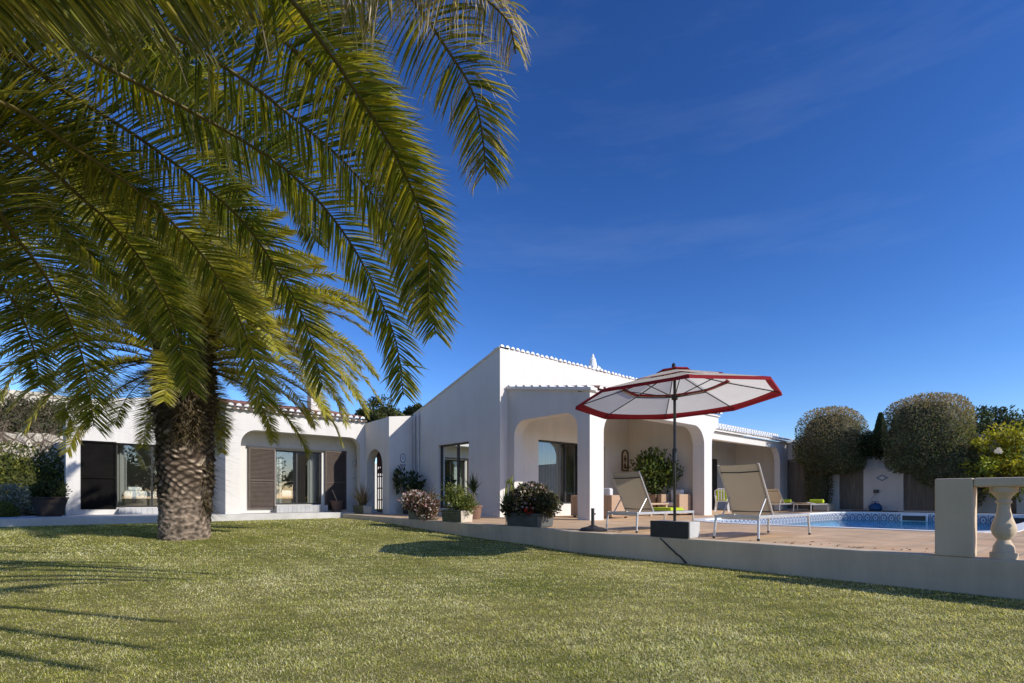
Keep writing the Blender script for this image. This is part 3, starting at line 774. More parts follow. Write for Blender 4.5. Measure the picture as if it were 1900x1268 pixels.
def frond(ctrl, nleaf=150, L=.5, w=.026, droop=.35, seed=0, start=.12, dry=.05, segs=4, fold=True, rr=.022, yellow=.3, parent=None, loc=None, twist=0., curl=0., sunny=0.):
    rng = np.random.default_rng(seed)
    P, length = catmull(ctrl, 90)
    T = nrm(np.gradient(P, axis=0))
    up = np.array([0, 0, 1.])
    S = nrm(np.cross(T, up) + 1e-4)
    if sunny:      # blades set edge-on to the light to narrow the shadows they cast
        sv = np.array([.36, -1.0, .63]); sv = sv/np.linalg.norm(sv)
        Q = sv-T*(T@sv)[:, None]; Q = nrm(Q)*np.where((Q*S).sum(1, keepdims=True) < 0, -1, 1)
        S = nrm(S*(1-sunny)+Q*sunny); S = nrm(S-T*(S*T).sum(1, keepdims=True))
    N = np.cross(S, T)
    s = np.repeat(np.linspace(start, .995, nleaf), 2); side = np.tile([1., -1.], nleaf)
    s = np.clip(s+rng.normal(0, .0015, s.size), start*.9, .999)
    idx = s*89; i0 = np.clip(idx.astype(int), 0, 88); f = (idx-i0)[:, None]
    base = P[i0]*(1-f)+P[i0+1]*f
    t = nrm(T[i0]*(1-f)+T[i0+1]*f); sd = nrm(S[i0]*(1-f)+S[i0+1]*f); nn = np.cross(sd, t)
    if twist:
        a = twist*s[:, None]; sd, nn = sd*np.cos(a)+nn*np.sin(a), nn*np.cos(a)-sd*np.sin(a)
    x = (s-start)/(1-start)
    th = np.radians(80-36*x**1.4) + rng.normal(0, .05, s.size) + np.where(rng.random(s.size) < .05, rng.normal(0, .4, s.size), 0)
    ph = np.radians(24-14*x) + rng.normal(0, .10, s.size)
    ll = L*(.42+.58*np.sin(PI*np.clip(.12+.80*x, 0, 1))**.8)*np.where(x > .95, 1-(x-.95)*5, 1)*rng.uniform(.88, 1.06, s.size)*np.where(rng.random(s.size) < .07, rng.uniform(.35, .85, s.size), 1)
    isdry = rng.random(s.size) < dry
    d0 = np.cos(th)[:, None]*t + np.sin(th)[:, None]*(side[:, None]*np.cos(ph)[:, None]*sd + np.sin(ph)[:, None]*nn)
    dr = droop*rng.uniform(.6, 1.4, s.size)*np.where(isdry, 2.2, 1)
    wd = w*rng.uniform(.85, 1.15, s.size)*np.where(isdry, .6, 1)
    pts = [base]; dirs = [d0]
    for k in range(1, segs+1):
        u_ = k/segs
        d = d0 - up*(dr*u_**1.5)[:, None]
        if curl: d = d + curl*u_*u_*np.stack([rng.normal(0, 1, s.size), rng.normal(0, 1, s.size), rng.normal(-.5, .6, s.size)], 1)*isdry[:, None]
        d = nrm(d); dirs.append(d); pts.append(pts[-1]+d*(ll/segs)[:, None])
    rot = (rng.normal(0, .35, s.size)+.5)[:, None]
    prof = [.55, 1, .92, .62, .06] if segs == 4 else [.6, 1, .7, .06]
    V = []; nl = s.size
    for k in range(segs+1):
        d = dirs[k]; a = nrm(t - (t*d).sum(1, keepdims=True)*d); b = np.cross(d, a)*side[:, None]
        W = a*np.cos(rot)+b*np.sin(rot); Z = np.cross(d, W)
        hw = (wd*prof[k]/2)[:, None]
        if fold: V += [pts[k]+W*hw, pts[k]-Z*hw*.55, pts[k]-W*hw]
        else: V += [pts[k]+W*hw, pts[k]-W*hw]
    cn = 3 if fold else 2
    V = np.stack(V, 1)          # nl, (segs+1)*cn, 3
    nv = V.shape[1]
    F = []
    for k in range(segs):
        for c in range(cn-1): F.append((k*cn+c, k*cn+c+1, (k+1)*cn+c+1, (k+1)*cn+c))
    F = (np.array(F)[None]+(np.arange(nl)*nv)[:, None, None]).reshape(-1, 4)
    g = rng.random(nl)[:, None]
    dark = np.array([.065, .10, .016]); oliv = np.array([.285, .315, .040]); yel = np.array([.56, .47, .055]); straw = np.array([.52, .43, .29])
    col = dark*(1-g)+oliv*g
    yy = (rng.random(nl) < yellow)[:, None]*rng.uniform(.2, .9, nl)[:, None]
    col = col*(1-yy)+yel*yy
    col = np.where(isdry[:, None], straw*rng.uniform(.6, 1.1, nl)[:, None], col)
    cv = np.repeat(col[:, None, :], nv, 1)
    tipw = np.repeat(np.linspace(0, 1, segs+1)**3, cn)[None, :, None]*rng.uniform(.1, .8, nl)[:, None, None]
    cv = cv*(1-tipw)+straw*tipw*.9
    # rachis
    k = 7; rad = rr*(1-.85*np.linspace(0, 1, 90)**.8); an = np.linspace(0, 2*PI, k, endpoint=False)
    RV = P[:, None, :]+rad[:, None, None]*(S[:, None, :]*np.cos(an)[None, :, None]*1.2+N[:, None, :]*np.sin(an)[None, :, None]*.8)
    RF = np.array([(i*k+j, i*k+(j+1) % k, (i+1)*k+(j+1) % k, (i+1)*k+j) for i in range(89) for j in range(k)])
    rc = np.broadcast_to(np.array([.20, .155, .040])*rng.uniform(.8, 1.15), (90*k, 3))
    o = np_mesh('frond', np.vstack([V.reshape(-1, 3), RV.reshape(-1, 3)]), np.vstack([F, RF+nl*nv]), 'frond', np.vstack([cv.reshape(-1, 3), rc]), parent=parent)
    if loc is not None: o.location = loc
    return o

def palm_trunk(h, r0, r1, seed, parent, topr=None):
    """thick trunk covered in diamond leaf scars, fibrous towards its foot"""
    rng = np.random.default_rng(seed)
    nz, na = int(h*75), 150
    zz = np.linspace(-.15, h, nz); aa = np.linspace(0, 2*PI, na, endpoint=False)
    Z, A = np.meshgrid(zz, aa, indexing='ij')
    t = np.clip(Z/h, 0, 1)
    rad = r0+(r1-r0)*t - .004*np.exp(-np.clip(Z, 0, 9)/.14) + .02*np.sin(2*A+1)+.012*np.sin(3*A+Z*2)
    # staggered diamond bosses
    rows, cols = .15, 13
    wz = sum(np.sin(Z*f1_+A*k1_+p1_)*a1_ for f1_, k1_, p1_, a1_ in ((3.1, 2, .3, .30), (6.7, 3, 1.9, .22), (11., 5, 4., .16), (2.2, 1, 2.6, .35)))
    wa = sum(np.sin(Z*f1_+A*k1_+p1_)*a1_ for f1_, k1_, p1_, a1_ in ((4.3, 3, 1.3, .22), (8.1, 4, .4, .18), (1.7, 2, 3.3, .25)))
    q = Z/rows+wz*1.25; ca = A/(2*PI)*cols+wa*1.05
    p1 = q+ca; p2 = q-ca
    f1 = np.abs((p1 % 2)-1); f2 = np.abs((p2 % 2)-1)
    boss = np.minimum(1-f1, 1-f2)*2 if False else (np.clip(1.0-2*np.abs(f1-.5), 0, 1)*np.clip(1-2*np.abs(f2-.5), 0, 1))**.45
    cell = np.floor(p1).astype(int)*131+np.floor(p2).astype(int)*977
    rv = (np.sin(cell*12.9898)*43758.5453) % 1
    blend = np.clip((Z-.55)/.5, 0, 1)
    nse = rng.normal(0, 1, Z.shape); 
    for ax in (0, 1):
        for _ in range(2): nse = (nse+np.roll(nse, 1, ax)+np.roll(nse, -1, ax))/3
    nse /= nse.std()
    fib = np.sin(Z*75+3*np.sin(A*5)+nse*1.2)
    ju = (Z/rows % 1)
    rad = rad+blend*(boss*.050*(.25+1.1*rv)+.014*ju*boss)+(1-blend)*.0035*fib+.009*nse+.03*np.exp(-((A-5.6)%(2*PI)-.4)**2/.12)*np.clip(Z-.6,0,1)
    X = np.stack([rad*np.cos(A), rad*np.sin(A), Z], -1)
    cut = np.array([.60, .47, .34]); dk = np.array([.075, .052, .036]); fibc = np.array([.27, .205, .150])
    scar = np.clip((boss-.5)*3.2, 0, 1)*np.clip(rv*1.6-.2, 0, 1)
    c1 = dk*(.8+.5*rv)[..., None]+(cut-dk)*(scar*.95*np.clip(.55+wz, 0, 1)+.16*np.clip(boss*1.5-.4, 0, 1))[..., None]*np.clip(1+.35*nse, .2, 1.6)[..., None]
    c0 = fibc*np.clip(.80+.10*fib+.28*nse, .25, 1.4)[..., None]
    col = c0*(1-blend[..., None])+c1*blend[..., None]
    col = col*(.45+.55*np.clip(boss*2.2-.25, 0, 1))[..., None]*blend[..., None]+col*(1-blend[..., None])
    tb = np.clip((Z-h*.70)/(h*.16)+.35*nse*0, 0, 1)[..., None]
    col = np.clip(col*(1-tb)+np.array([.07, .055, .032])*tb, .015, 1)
    i = np.arange(nz-1)[:, None]*na; j = np.arange(na)[None]; j2 = (j+1) % na
    F = np.stack([i+j, i+j2, i+na+j2, i+na+j], -1).reshape(-1, 4)
    return np_mesh('trunk', X.reshape(-1, 3), F, 'bark', col.reshape(-1, 3), parent=parent, smooth=True)

def leaf_bases(h, r, n, seed, parent, z0, z1, ln=.35, sector=None):
    """cut leaf stubs and fibre under the crown"""
    rng = np.random.default_rng(seed); mb = MB()
    for k in range(n):
        a = k*2.39996; t = k/n; z = z0+(z1-z0)*t
        if sector: a = rng.uniform(*sector)
        el = -.3+1.3*t+rng.uniform(-.15, .15); L = ln*rng.uniform(.6, 1.2)
        c = Vector((math.cos(a), math.sin(a), 0)); p = c*r*.92+Vector((0, 0, z))
        q = p+(c*math.cos(el)+Vector((0, 0, math.sin(el))))*L*.5; e = q+(c*math.cos(el-.3)+Vector((0, 0, math.sin(el-.1))))*L*.5
        g = rng.uniform(.5, 1.2)
        mb.tube([p, q, e], [.06, .045, .022], 5, 0, (.12*g, .09*g, .045*g))
        for m_ in range(9):
            d = c*rng.uniform(.1, .45)+Vector((rng.normal(0, .2), rng.normal(0, .2), rng.uniform(-.35, .15)))
            s_ = Vector((-c.y, c.x, 0))*.012
            gg = rng.uniform(.4, 1.1)
            mb.add([p+s_, p-s_, p+d], [(0, 1, 2)], 0, (.16*gg, .12*gg, .06*gg))
    return mb.build('leaf_bases', 'bark', parent, fix=False)

def arc(p, az, el, L, bend, n=7):
    """a rachis leaving p at azimuth az and elevation el that bends down by bend radians"""
    pts = [np.array(p, float)]
    for k in range(n):
        e = el-bend*((k+.5)/n)**1.25
        pts.append(pts[-1]+np.array([math.cos(az)*math.cos(e), math.sin(az)*math.cos(e), math.sin(e)])*L/n)
    return pts

near = thing('palm_tree', 'nearest palm, long arching fronds filling the upper left of the view', 'palm tree', (0, 0, 0), group='feather palms on the lawn')
NEAR = [
  [(-12.35,-7.67,2.60),(-10.41,-8.18,3.26),(-9.95,-7.93,3.37),(-9.15,-7.90,3.28),(-8.74,-7.93,3.13),(-8.30,-7.95,2.76),(-7.85,-7.89,2.08),(-7.68,-7.77,1.56)], # 1
  [(-12.35,-7.67,2.60),(-10.42,-7.90,3.21),(-10.11,-7.59,3.30),(-9.61,-7.40,3.25),(-9.00,-7.29,2.99),(-8.69,-7.22,2.70),(-8.39,-7.14,2.30),(-8.14,-6.97,1.72)], # 2
  [(-12.35,-7.67,2.60),(-10.43,-7.76,2.99),(-10.11,-7.39,3.07),(-9.69,-7.16,3.00),(-9.28,-7.00,2.77),(-9.03,-6.89,2.53),(-8.76,-6.71,2.08),(-8.55,-6.48,1.52)], # 3
  [(-12.35,-7.67,2.60),(-10.49,-7.44,2.93),(-9.96,-6.73,2.97),(-9.81,-6.62,2.91),(-9.54,-6.40,2.69),(-9.31,-6.16,2.37),(-9.23,-6.02,2.17),(-9.07,-5.76,1.73)], # 4
  [(-12.35,-7.67,2.60),(-10.61,-7.20,2.64),(-10.39,-6.66,2.58),(-10.30,-6.50,2.51),(-10.20,-6.32,2.39),(-10.03,-5.99,2.09),(-9.91,-5.61,1.66),(-9.86,-5.33,1.32)], # 5
  [(-12.35,-7.67,2.60),(-10.50,-6.37,2.97),(-10.19,-5.85,3.08),(-10.02,-5.67,3.07),(-9.82,-5.48,3.01),(-9.62,-5.32,2.93),(-9.44,-5.13,2.76),(-9.28,-4.77,2.39)], # 6
  [(-12.35,-7.67,2.60),(-9.65,-9.37,3.00),(-9.42,-9.23,3.12),(-9.17,-9.13,3.15),(-8.80,-9.03,3.09),(-8.28,-8.90,2.76),(-8.03,-8.77,2.40),(-7.84,-8.56,1.92)], # 7
  [(-12.35,-7.67,2.60),(-9.98,-8.82,3.18),(-9.68,-8.62,3.27),(-9.26,-8.52,3.28),(-8.88,-8.49,3.18),(-8.53,-8.48,3.03),(-8.13,-8.46,2.70),(-7.82,-8.31,2.13)], # 8
  [(-12.35,-7.67,2.60),(-9.34,-9.77,2.96),(-8.95,-9.53,3.04),(-8.70,-9.40,2.98),(-8.44,-9.30,2.86),(-8.31,-9.25,2.76),(-8.04,-9.11,2.49),(-7.84,-8.83,1.99)], # 9
  [(-12.35,-7.67,2.60),(-9.11,-9.58,3.31),(-8.89,-9.35,3.44),(-8.70,-9.18,3.48),(-8.51,-9.02,3.48),(-8.33,-8.88,3.43),(-8.14,-8.73,3.35),(-7.98,-8.57,3.22)], # 10
  [(-12.35,-7.67,2.60),(-9.18,-10.18,2.83),(-8.91,-10.02,2.95),(-8.57,-9.86,2.96),(-8.44,-9.81,2.94),(-8.34,-9.76,2.90),(-8.20,-9.65,2.79),(-8.09,-9.54,2.67)], # 11
  [(-12.35,-7.67,2.60),(-9.07,-10.27,2.83),(-8.73,-10.17,3.02),(-8.54,-10.14,3.08),(-8.38,-10.11,3.08),(-8.28,-10.04,3.03)], # 12
  [(-12.35,-7.67,2.60),(-10.52,-5.95,3.32),(-10.36,-5.71,3.40),(-10.17,-5.46,3.34),(-10.00,-5.22,3.20),(-9.86,-4.92,2.95),(-9.77,-4.61,2.64)], # 13
  [(-12.35,-7.67,2.60),(-10.13,-8.02,3.68),(-9.91,-7.72,3.85),(-9.60,-7.50,3.95),(-8.94,-7.21,3.89),(-8.59,-7.09,3.72),(-8.35,-6.98,3.51),(-8.16,-6.82,3.20)], # 14
  [(-12.35,-7.67,2.60),(-10.44,-7.48,3.90),(-10.18,-7.07,4.13),(-9.77,-6.75,4.24),(-9.36,-6.54,4.20),(-8.97,-6.37,4.01),(-8.68,-6.19,3.72),(-8.47,-6.01,3.40)], # 15
  [(-12.35,-7.67,2.60),(-9.38,-8.94,3.54),(-9.11,-8.74,3.66),(-8.86,-8.62,3.68),(-8.31,-8.38,3.51),(-8.10,-8.25,3.33),(-7.92,-8.11,3.09),(-7.78,-7.95,2.82)], # 16
  [(-12.35,-7.67,2.60),(-10.59,-6.82,3.79),(-10.31,-6.36,3.93),(-9.99,-6.03,3.89),(-9.65,-5.75,3.71),(-9.34,-5.47,3.37),(-9.10,-5.20,2.94)], # 17
  [(-12.35,-7.67,2.60),(-10.69,-6.20,2.50),(-10.56,-5.83,2.48),(-10.43,-5.52,2.36),(-10.33,-5.14,2.11),(-10.27,-4.70,1.76)], # 18
  [(-12.35,-7.67,2.60),(-10.41,-8.04,3.61),(-10.28,-7.67,3.76),(-10.03,-7.36,3.91),(-9.66,-7.11,4.03),(-9.25,-6.89,3.97),(-8.90,-6.70,3.78)], # 19
  [(-12.35,-7.67,2.60),(-9.24,-10.00,2.98),(-8.97,-9.90,3.13),(-8.73,-9.85,3.21),(-8.53,-9.80,3.20),(-8.37,-9.73,3.14),(-8.27,-9.65,3.06)], # 20
]
CROWN = np.array((-12.35, -7.67, 2.6))
for k, W in enumerate(NEAR):
    top = k in (10, 11, 19)
    dead = k == 11
    if k in (8, 9): W = [W[0]] + [(x-.15, y+.13, z) for x, y, z in W[1:]]
    if top: W = [W[0], tuple(np.array(W[0])*.55+np.array(W[1])*.45+np.array([0, 0, 1.0]))] + list(W[1:])
    if k == 19: continue
    frond(W, 320 if not top else 220, (.43 if k not in (8, 9, 10) else .36) if not dead else .28, .0175 if not top else .0155, (.34 if not top else .5) if not dead else 1.3, 100+k, .2 if not top else .62,
          .05 if not top else (.35 if not dead else .9), yellow=(.24 if k not in (8, 2) else .5), parent=near, rr=.026, curl=.5 if top else 0, sunny=.68 if k not in (8, 9) else .5)
# fronds crossing above the camera: only their shadows lie on the lawn
for k, tip in enumerate([(-8.32, -12.21, 2.25), (-8.37, -13.15, 2.6), (-7.62, -12.74, 3.0), (-9.6, -13.2, 2.3), (-8.0, -11.6, 3.8)]):
    c = CROWN; t_ = np.array(tip)
    pts = [c + (t_-c)*f + np.array([0, 0, 1.7*math.sin(PI*f**.8)]) for f in (0, .15, .35, .55, .75, .9, 1)]
    frond(pts, 300, .40, .026, .2, 300+k, .3, parent=near, sunny=.9)
# the rest of the crown
rng = np.random.default_rng(11)
for k in range(11):
    az = R(80)+k*2.39996; 
    e = R(rng.uniform(20, 75))
    d_ = (math.degrees(az) % 360)
    if 225 < d_ or d_ < 80: az = R(rng.uniform(85, 220))
    frond(arc(CROWN, az, e, rng.uniform(4, 4.6), R(95)), 100, .42, .03, .4, 400+k, .18, parent=near)
for k, (tip, apex) in enumerate([((-9.2, -6.4, 2.9), .6), ((-9.6, -5.6, 2.7), .7), ((-10.2, -5.2, 2.3), .7), ((-9.3, -7.9, 3.5), .7), ((-10.4, -5.9, 2.9), .8), ((-9.5, -7.0, 3.0), .6)]):
    c = CROWN; t_ = np.array(tip)
    pts = [c + (t_-c)*f + np.array([0, 0, apex*math.sin(PI*f**.85)]) for f in (0, .2, .4, .6, .8, 1)]
    frond(pts, 260, .42, .018, .34, 500+k, .15, parent=near, yellow=.15)
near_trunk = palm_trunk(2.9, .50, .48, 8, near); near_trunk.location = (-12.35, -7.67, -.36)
lb = leaf_bases(2.9, .5, 60, 4, near, 2.2, 3.0); lb.location = (-12.35, -7.67, -.36)

far = thing('palm_tree', 'thick trunked palm standing on the lawn before the left wing', 'palm tree', (-8.16, .06, -.22), group='feather palms on the lawn')
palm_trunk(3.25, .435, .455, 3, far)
leaf_bases(3.2, .43, 240, 6, far, 2.5, 3.7, .20)
leaf_bases(3.2, .42, 150, 16, far, .55, 2.5, .09, (-.95, .55))
leaf_bases(3.2, .42, 90, 17, far, .9, 2.5, .07, (-3.9, -2.75))
leaf_bases(3.2, .43, 60, 18, far, 1.95, 2.5, .14, (-2.75, -.9))
variants = []
rng = np.random.default_rng(21)
for k in range(8):
    el = (78, 66, 54, 42, 30, 18, 6, -8)[k]; bend = (62, 78, 88, 94, 94, 90, 82, 66)[k]; L = (3.2, 3.6, 3.9, 4.0, 4.0, 3.8, 3.4, 2.8)[k]
    variants.append((el, bend, L))
def far_palm(root, cz, rr, n, scale=1., nl=140, segs=3, seed=50, scale_extra=False):
    protos = []
    for k, (el, bend, L) in enumerate(variants):
        for j in range(2):
            o = frond(arc((rr*.8, 0, 0), 0, R(el+j*7), L*scale*(1-.07*j), R(bend-6*j)), nl, .40*scale, .022*scale, .25, seed+k*2+j, .16, .03+.05*(k > 5), segs, False, .022*scale, .9, root)
            protos.append(o)
    for i in range(n):
        kk = int((i/n)**.9*len(protos)); p = protos[min(kk, len(protos)-1)]
        if i < 0: continue
        ang = (i*2.39996) % (2*PI)
        if kk > 9 and abs(ang-4.56) < .75: continue
        c = p.copy(); C.objects.link(c); c.parent = root
        c.location = (0, 0, cz+(1-i/n)*.55-.1); c.rotation_euler = (rng.uniform(-.12, .12), rng.uniform(-.08, .08), i*2.39996+rng.uniform(-.15, .15))
    if scale_extra:
        for i in range(20):
            c = protos[3+(i*5) % 9].copy(); C.objects.link(c); c.parent = root; c.location = (0, 0, cz+.1+.02*i); c.rotation_euler = (rng.uniform(-.25, .25), rng.uniform(-.1, .1), -.72+rng.uniform(-.75, .6))
    for k, p in enumerate(protos):
        p.location = (0, 0, cz+.25*(1-k/16)); p.rotation_euler = (0, 0, k*1.1+.5)
far_palm(far, 3.46, .35, 62, nl=190, scale_extra=True)
for x, y, s_ in ((-10.3, 38.2, .75),):
    bp = thing('palm_tree', 'small distant palm on the hillside just left of the white wing', 'palm tree', (x, y, 5.9))
    mb = MB(); mb.tube([(0, 0, -.5), (.05, 0, 1.2), (0, 0, 2.3)], [.28, .22, .25], 10, 0, (.12, .09, .06)); mb.build('trunk', 'bark', bp)
    sv = variants; variants = [(70, 60, 1.9), (50, 75, 2.1), (30, 80, 2.2), (5, 70, 2.1), (-20, 50, 1.8)]
    far_palm(bp, 2.2, .2, 18, 1., 40, 3, 90); variants = sv
# ------------------------------------------------------------------ foliage
def leaves_obj(name, P, D, Nn, L, W, col, mat='leaf', parent=None, core=None):
    """rhombic leaves: base P, direction D, normal Nn, lengths, widths, colours"""
    P, D, Nn = map(np.asarray, (P, D, Nn)); n = len(P)
    L = np.broadcast_to(L, n)[:, None]; W = np.broadcast_to(W, n)[:, None]
    D = nrm(D); S = nrm(np.cross(D, Nn)); Nn = np.cross(S, D)
    V = np.stack([P, P+D*L*.5+S*W*.5+Nn*W*.12, P+D*L-Nn*L*.12, P+D*L*.5-S*W*.5+Nn*W*.12], 1).reshape(-1, 3)
    F = (np.arange(n)[:, None]*4+np.arange(4)[None])
    c = np.repeat(np.asarray(col), 4, 0)
    if core is not None:
        cv, cf, cc = core; cf = np.asarray(cf)
        F = np.vstack([F, cf+len(V)]); V = np.vstack([V, cv]); c = np.vstack([c, np.broadcast_to(cc, (len(cv), 3))])
    return np_mesh(name, V, F, mat, c, parent=parent)
def ell_core(c, r, nz=14, na=22, p=2.):
    V = []; F = []
    for i in range(nz+1):
        th = PI*i/nz
        for j in range(na):
            a = 2*PI*j/na; d = (math.sin(th)*math.cos(a), math.sin(th)*math.sin(a), math.cos(th)); k = sum(abs(x)**p for x in d)**(-1/p)
            V.append((c[0]+r[0]*d[0]*k, c[1]+r[1]*d[1]*k, c[2]+r[2]*d[2]*k))
    for i in range(nz):
        for j in range(na): F.append((i*na+j, i*na+(j+1) % na, (i+1)*na+(j+1) % na, (i+1)*na+j))
    return np.array(V), np.array(F)
def palette(rng, n, cols, wts=None, var=.25):
    cols = np.array(cols); k = rng.choice(len(cols), n, p=wts)
    return np.clip(cols[k]*rng.uniform(1-var, 1+var, (n, 1)), .003, 1)
def randdir(rng, n): return nrm(rng.normal(0, 1, (n, 3)))
def noise3(P, f, seed):
    r = np.random.default_rng(seed); s = 0
    for k in range(5):
        d = r.normal(0, 1, 3)*f*(1+.5*k); s = s+np.sin(P@d+r.uniform(0, 6))/(1+.4*k)
    return s/2.2
def blob(rng, n, c, r, shell=.35, bumpf=2.5, bumpa=.08, seed=0, p=2.):
    """points through the outer shell of a superellipsoid, with outward normals"""
    d = randdir(rng, n)
    k = (np.abs(d)**p).sum(1)**(-1/p); d2 = d*k[:, None]
    rad = 1-shell*rng.random(n)**1.6
    rad = rad*(1+bumpa*noise3(d*3, bumpf/2, seed))
    return np.array(c)+d2*rad[:, None]*np.array(r), nrm(d/np.array(r))
def bush(name, label, cat, loc, blobs, n, size, cols, wts=None, seed=0, part='foliage', group=None, stems=0, shell=.45, bumpa=.12, mat='leaf', aspect=.5, up=.3, root=None, p=2., core=True, gaps=0., top=None):
    rng = np.random.default_rng(seed)
    t = root or thing(name, label, cat, loc, 0, group)
    vol = np.array([r[0]*r[1]+r[1]*r[2]+r[0]*r[2] for c, r in blobs]); vol = vol/vol.sum()
    Ps = []; Ns = []; cv = []; cf = []; o = 0
    for (c, r), w in zip(blobs, vol):
        m = int(n*w)
        P, N = blob(rng, m, c, r, shell, 2.5, bumpa, seed, p)
        Ps.append(P); Ns.append(N)
        if core:
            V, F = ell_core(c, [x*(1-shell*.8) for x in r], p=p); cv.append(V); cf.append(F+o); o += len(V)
    P = np.vstack(Ps); N = np.vstack(Ns)
    if gaps:
        keep = noise3(P, 1.6/max(blobs[0][1]), seed+5) > -1.2+gaps; P = P[keep]; N = N[keep]
    keep = P[:, 2] > .0-1e9; n2 = len(P)
    D = nrm(N*.8+rng.normal(0, .6, (n2, 3))+np.array([0, 0, up])); NN = nrm(N+rng.normal(0, .5, (n2, 3)))
    col = palette(rng, n2, cols, wts)*(1+.25*noise3(P, 2.2, seed+1))[:, None]
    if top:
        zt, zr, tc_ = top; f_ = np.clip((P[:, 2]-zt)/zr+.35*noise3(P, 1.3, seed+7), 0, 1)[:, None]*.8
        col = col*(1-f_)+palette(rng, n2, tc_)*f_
    leaves_obj(part, P, D, NN, size*rng.uniform(.7, 1.3, n2), size*aspect*rng.uniform(.8, 1.2, n2), col, mat, t,
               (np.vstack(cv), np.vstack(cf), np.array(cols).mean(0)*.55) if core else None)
    if stems:
        mb = MB()
        for k in range(stems):
            c, r = blobs[rng.integers(len(blobs))]; a = rng.uniform(0, 2*PI)
            e = np.array(c)+np.array([math.cos(a)*r[0]*.6, math.sin(a)*r[1]*.6, r[2]*rng.uniform(-.2, .5)])
            b_ = np.array([e[0]*.15, e[1]*.15, 0]); mid = (b_+e)/2+rng.normal(0, .03, 3)
            mb.tube([b_, mid, e], [.022, .016, .008], 5, 0, (.13, .10, .07))
        mb.build('stem', 'twig', t)
    return t
OL = [(.13, .155, .06), (.17, .18, .075), (.21, .175, .11), (.10, .13, .045), (.17, .135, .09)]
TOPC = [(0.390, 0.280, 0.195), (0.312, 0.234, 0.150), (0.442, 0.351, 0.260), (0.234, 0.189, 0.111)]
# clipped domes and the bridge of foliage before the pool house
dome_group = None
t = bush('topiary_tree', 'smaller left clipped dome of mottled foliage over the pool house', 'topiary', (16.4, -3.75, 0),
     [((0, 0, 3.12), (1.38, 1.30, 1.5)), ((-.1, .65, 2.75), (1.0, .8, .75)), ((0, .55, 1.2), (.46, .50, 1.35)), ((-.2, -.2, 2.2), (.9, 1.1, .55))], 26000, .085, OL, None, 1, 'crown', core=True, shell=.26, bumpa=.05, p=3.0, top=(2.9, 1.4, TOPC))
mb = MB(); mb.tube([(0, .6, 0), (.05, .6, 1.2), (0, .5, 2.6)], [.16, .13, .12], 8, 0, (.10, .08, .06)); mb.build('trunk', 'twig', t)
t = bush('topiary_tree', 'larger right clipped dome of mottled foliage above the wooden doors', 'topiary', (16.3, -7.2, 0),
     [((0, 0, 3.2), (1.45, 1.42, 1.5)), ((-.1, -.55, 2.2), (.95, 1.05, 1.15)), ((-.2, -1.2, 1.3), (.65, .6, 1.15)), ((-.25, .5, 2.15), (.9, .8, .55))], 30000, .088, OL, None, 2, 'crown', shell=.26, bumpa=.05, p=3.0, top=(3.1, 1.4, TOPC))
mb = MB(); mb.tube([(0, -1.2, 0), (.05, -1.1, 1.2), (0, -.6, 2.6)], [.18, .15, .12], 8, 0, (.10, .08, .06)); mb.build('trunk', 'twig', t)
bush('hedge', 'dark green bridge of foliage between the two clipped domes', 'hedge', (16.55, -5.5, 0), [((0, .0, 2.85), (.7, 1.15, .55))], 5000, .11, [(.04, .065, .022), (.06, .08, .03), (.08, .085, .04)], None, 3, shell=.4, bumpa=.2)
# lemon tree past the pool
def tree(name, label, loc, h, crown, n, size, cols, seed, trunk_r=.12, tcol=(.12, .09, .065), clumps=40, cr=.35, group=None, cat='tree', spread=1., wts=None, aspect=.45):
    rng = np.random.default_rng(seed); t = thing(name, label, cat, loc, 0, group)
    c, r = np.array(crown[0]), np.array(crown[1])
    P, N = blob(rng, clumps, c, r, .75, 2, .15, seed)
    mb = MB()
    th = c[2]-r[2]*.4
    mb.tube([(0, 0, -.2), (rng.normal(0, .05), rng.normal(0, .05), th*.5), (0, 0, th), tuple(c)], [trunk_r*1.25, trunk_r, trunk_r*.8, trunk_r*.4], 9, 0, tcol)
    for k in range(0, clumps, 2):
        s0 = np.array([0, 0, th*rng.uniform(.7, 1.0)]); m_ = (s0+P[k])/2+np.array([0, 0, r[2]*.12])
        mb.tube([s0, m_, P[k]], [trunk_r*.45, trunk_r*.28, trunk_r*.08], 5, 0, tcol)
    mb.build('trunk', 'twig', t, smooth=True)
    m = n//clumps; cs = cr*r.mean()*rng.uniform(.6, 1.35, clumps)
    LP = []; LN = []; LC = []
    pal = palette(rng, clumps, cols, wts, .3)
    for k in range(clumps):
        d = randdir(rng, m); q = P[k]+d*(cs[k]*rng.random(m)**.45)[:, None]*np.array([1, 1, .75])
        LP.append(q); LN.append(nrm(d+N[k]*.6)); LC.append(pal[k]*rng.uniform(.7, 1.3, (m, 1)))
    P = np.vstack(LP); N = np.vstack(LN)
    D = nrm(N+rng.normal(0, .7, P.shape)+np.array([0, 0, -.15]))
    leaves_obj('crown', P, D, nrm(N+rng.normal(0, .6, P.shape)), size*rng.uniform(.7, 1.3, len(P)), size*aspect, np.vstack(LC), 'leaf', t)
    return t
lt = tree('lemon_tree', 'yellow green leafy citrus tree behind the balustrade past the pool', (16.2, -9.75, 0), 3.3, ((0, 0, 1.95), (1.35, 1.25, 1.25)), 5200, .15, [(.34, .32, .032), (.22, .25, .032), (.42, .36, .040), (.11, .14, .025)], 4, .07, clumps=60, cr=.30, aspect=.5)
mb = MB(); random.seed(2)
